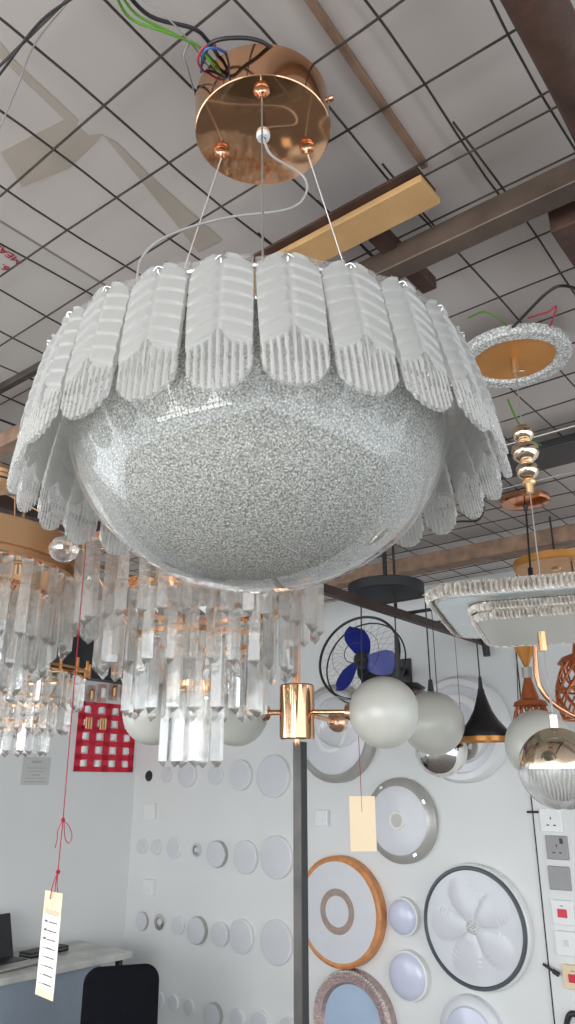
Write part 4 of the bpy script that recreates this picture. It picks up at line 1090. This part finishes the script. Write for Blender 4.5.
# ================================================================== DESK
ZT = .75
fc = at_h(133, 951, ZT-EYE)                # front right corner
rr_, lf = fc.dot(R_), fc.dot(L_)
t = thing('desk', 'long grey marble topped desk with blue-grey panel against the left wall', 'desk', (fc.x, fc.y, 0))
o_ = Vector((fc.x, fc.y, 0))
def dbox(mb, r0, r1, l0, l1, z0, z1):
    v = [rl(r, l, z)-o_ for z in (z0, z1) for l in (l0, l1) for r in (r0, r1)]
    return mb.add(v, [(0, 2, 3, 1), (4, 5, 7, 6), (0, 1, 5, 4), (2, 6, 7, 3), (0, 4, 6, 2), (1, 3, 7, 5)])
dbox(MB(), rr_-3.2, rr_, lf, cl-.002, ZT-.035, ZT).build('marble_top', 'marble', t, smooth=False, bevel=.004)
dbox(MB(), rr_-3.15, rr_-.20, lf+.04, lf+.06, .03, ZT-.035).build('front_panel', 'deskpanel', t, smooth=False)
dbox(MB(), rr_-.22, rr_-.20, lf+.06, cl-.01, .0, ZT-.035).build('side_panel', 'deskpanel', t, smooth=False)
dbox(MB(), rr_-.06, rr_-.03, lf+.05, lf+.08, 0, ZT-.035).build('leg', 'black', t, smooth=False)
dbox(MB(), rr_-3.12, rr_-3.09, lf+.05, lf+.08, 0, ZT-.035).build('leg', 'black', t, smooth=False)
# laptop
pl = at_h(2, 968, ZT-EYE)
yaw = math.atan2(R_.y, R_.x)
fl = frame(Vector((pl.x, pl.y, ZT)), R_*.95+L_*.1, L_)
t = thing('laptop', 'open dark laptop on the marble desk at the left edge', 'laptop', mat=fl)
MB().box((-.17, -.10, .003), (.17, .13, .018)).build('base', 'greyrim', t, smooth=False, bevel=.004)
MB().box((-.15, -.02, .018), (.15, .11, .021)).build('keyboard', 'black', t, smooth=False)
o = MB().box((-.17, 0, 0), (.17, .22, .008)).build('screen', 'blackplastic', t, smooth=False, bevel=.003)
o.matrix_local = Matrix.Translation((0, .13, .015)) @ Matrix.Rotation(math.radians(72), 4, 'X')
pl = at_h(20, 947, ZT-EYE)
fl = frame(Vector((pl.x, pl.y, ZT)), R_*.9-L_*.4, L_)
t = thing('cardboard_box', 'small brown cardboard box on the desk behind the laptop', 'box', mat=fl)
MB().box((-.10, -.05, 0), (.10, .05, .12)).build('box_body', 'cardboard', t, smooth=False, bevel=.003)
MB().box((-.10, -.015, .12), (.10, .02, .1215)).build('tape_strip', 'tape', t, smooth=False)
pl = at_h(44, 954, ZT-EYE)
fl = frame(Vector((pl.x, pl.y, ZT)), R_*.9+L_*.1, L_)
t = thing('black_case', 'flat black case lying on the desk behind the printed price tag', 'case', mat=fl)
MB().box((-.14, -.05, 0), (.14, .05, .03)).build('case_body', 'blackplastic', t, smooth=False, bevel=.006)
MB().box((-.141, -.051, .016), (.141, .051, .018)).build('seam', 'greyrim', t, smooth=False)
P = lambda x, y, z: at_h(x, y, ZT+z-EYE)
q = at_h(30, 945, ZT-EYE)
zc = lambda r_o, z: q + R_*r_o + UP*z
tag(MB().tube([zc(-.20, .13), zc(-.05, .20), zc(.08, .19), zc(.13, .10), zc(.09, .02), zc(.02, .006), zc(-.05, .006)], .005, 8, smooth=6).build('power_cord', 'black'), 'black cord looping over the cardboard box on the desk', 'cable')
q2 = at_h(6, 940, ZT-EYE)
t = thing('plastic_bag', 'crumpled pale plastic bag piled at the left end of the desk', 'bag', q2)
mb = MB(); rnd = random.Random(4); v = []; NN = 24
for j in range(13):
    for i in range(NN):
        b_ = PI/2*j/12; a = 2*PI*i/NN; k = 1+.22*math.sin(5*a+j)+.15*math.sin(9*a-2*j)+rnd.uniform(-.06, .06)
        v.append((.16*k*math.cos(b_)*math.cos(a), .13*k*math.cos(b_)*math.sin(a), .20*math.sin(b_)*(1+.15*math.sin(3*a))+.0))
f = [(j*NN+i, j*NN+(i+1) % NN, (j+1)*NN+(i+1) % NN, (j+1)*NN+i) for j in range(12) for i in range(NN)]+[tuple(range(NN))[::-1]]
mb.add(v, f).build('bag_body', 'paper', t)
MB().tube([(.0, 0, .18), (.02, .01, .24), (.05, 0, .27), (.06, 0, .22), (.03, 0, .17)], .006, 8, smooth=5).build('bag_handle', 'whiteplastic', t)

# ================================================================== OFFICE CHAIR
pc = at(121, 1000, 4.1)
ang = math.radians(18)
t = thing('office_chair', 'black mesh-back office chair standing at the desk', 'chair', mat=Matrix.Translation((pc.x, pc.y, 0)) @ Matrix.Rotation(ang, 4, 'Z'))
zt_ = at(121, 966, 4.1).z
def padded(w_, h_, r, th, bulge, n=10):
    mb = MB(); p = rrect(w_, h_, r, 6); m_ = len(p); v = []; f = []
    for s, z in ((1, -th/2), (1.0, 0), (.96, th/2), (.7, th/2+bulge*.7), (.35, th/2+bulge)): v += [(x*s, y*s, z) for x, y in p]
    for k in range(4): f += [(k*m_+i, k*m_+(i+1) % m_, (k+1)*m_+(i+1) % m_, (k+1)*m_+i) for i in range(m_)]
    f += [tuple(range(m_))[::-1], tuple(4*m_+i for i in range(m_))]
    return mb.add(v, f)
bh = .46
o = padded(.355, bh, .07, .03, .012).build('backrest', 'fabric', t); o.matrix_local = Matrix.Translation((0, .0, zt_-bh/2)) @ Matrix.Rotation(math.radians(90-4), 4, 'X')
o = padded(.46, .46, .09, .05, .02).build('seat', 'fabric', t); o.matrix_local = Matrix.Translation((0, .27, .43))
mb = MB()
mb.tube([(0, .03, zt_-.32), (0, .035, .40), (0, .10, .385), (0, .25, .385)], .02, 10, smooth=5); mb.build('back_support', 'blackplastic', t)
MB().cyl((0, .27, .08), (0, .27, .40), .028).build('gas_lift', 'black', t)
for k in range(5):
    a = 2*PI*k/5+.2; c, s = math.cos(a), math.sin(a)
    lg = MB().beam((.02*c, .27+.02*s, .095), (.29*c, .27+.29*s, .07), .045, .03).build('base_leg', 'blackplastic', t, smooth=False, bevel=.005)
    MB().cyl((.29*c-.02*s, .27+.29*s+.02*c, .030), (.29*c+.02*s, .27+.29*s-.02*c, .030), .03, n=20).cyl((.29*c, .27+.29*s, .03), (.29*c, .27+.29*s, .07), .008).build('caster', 'black', lg)
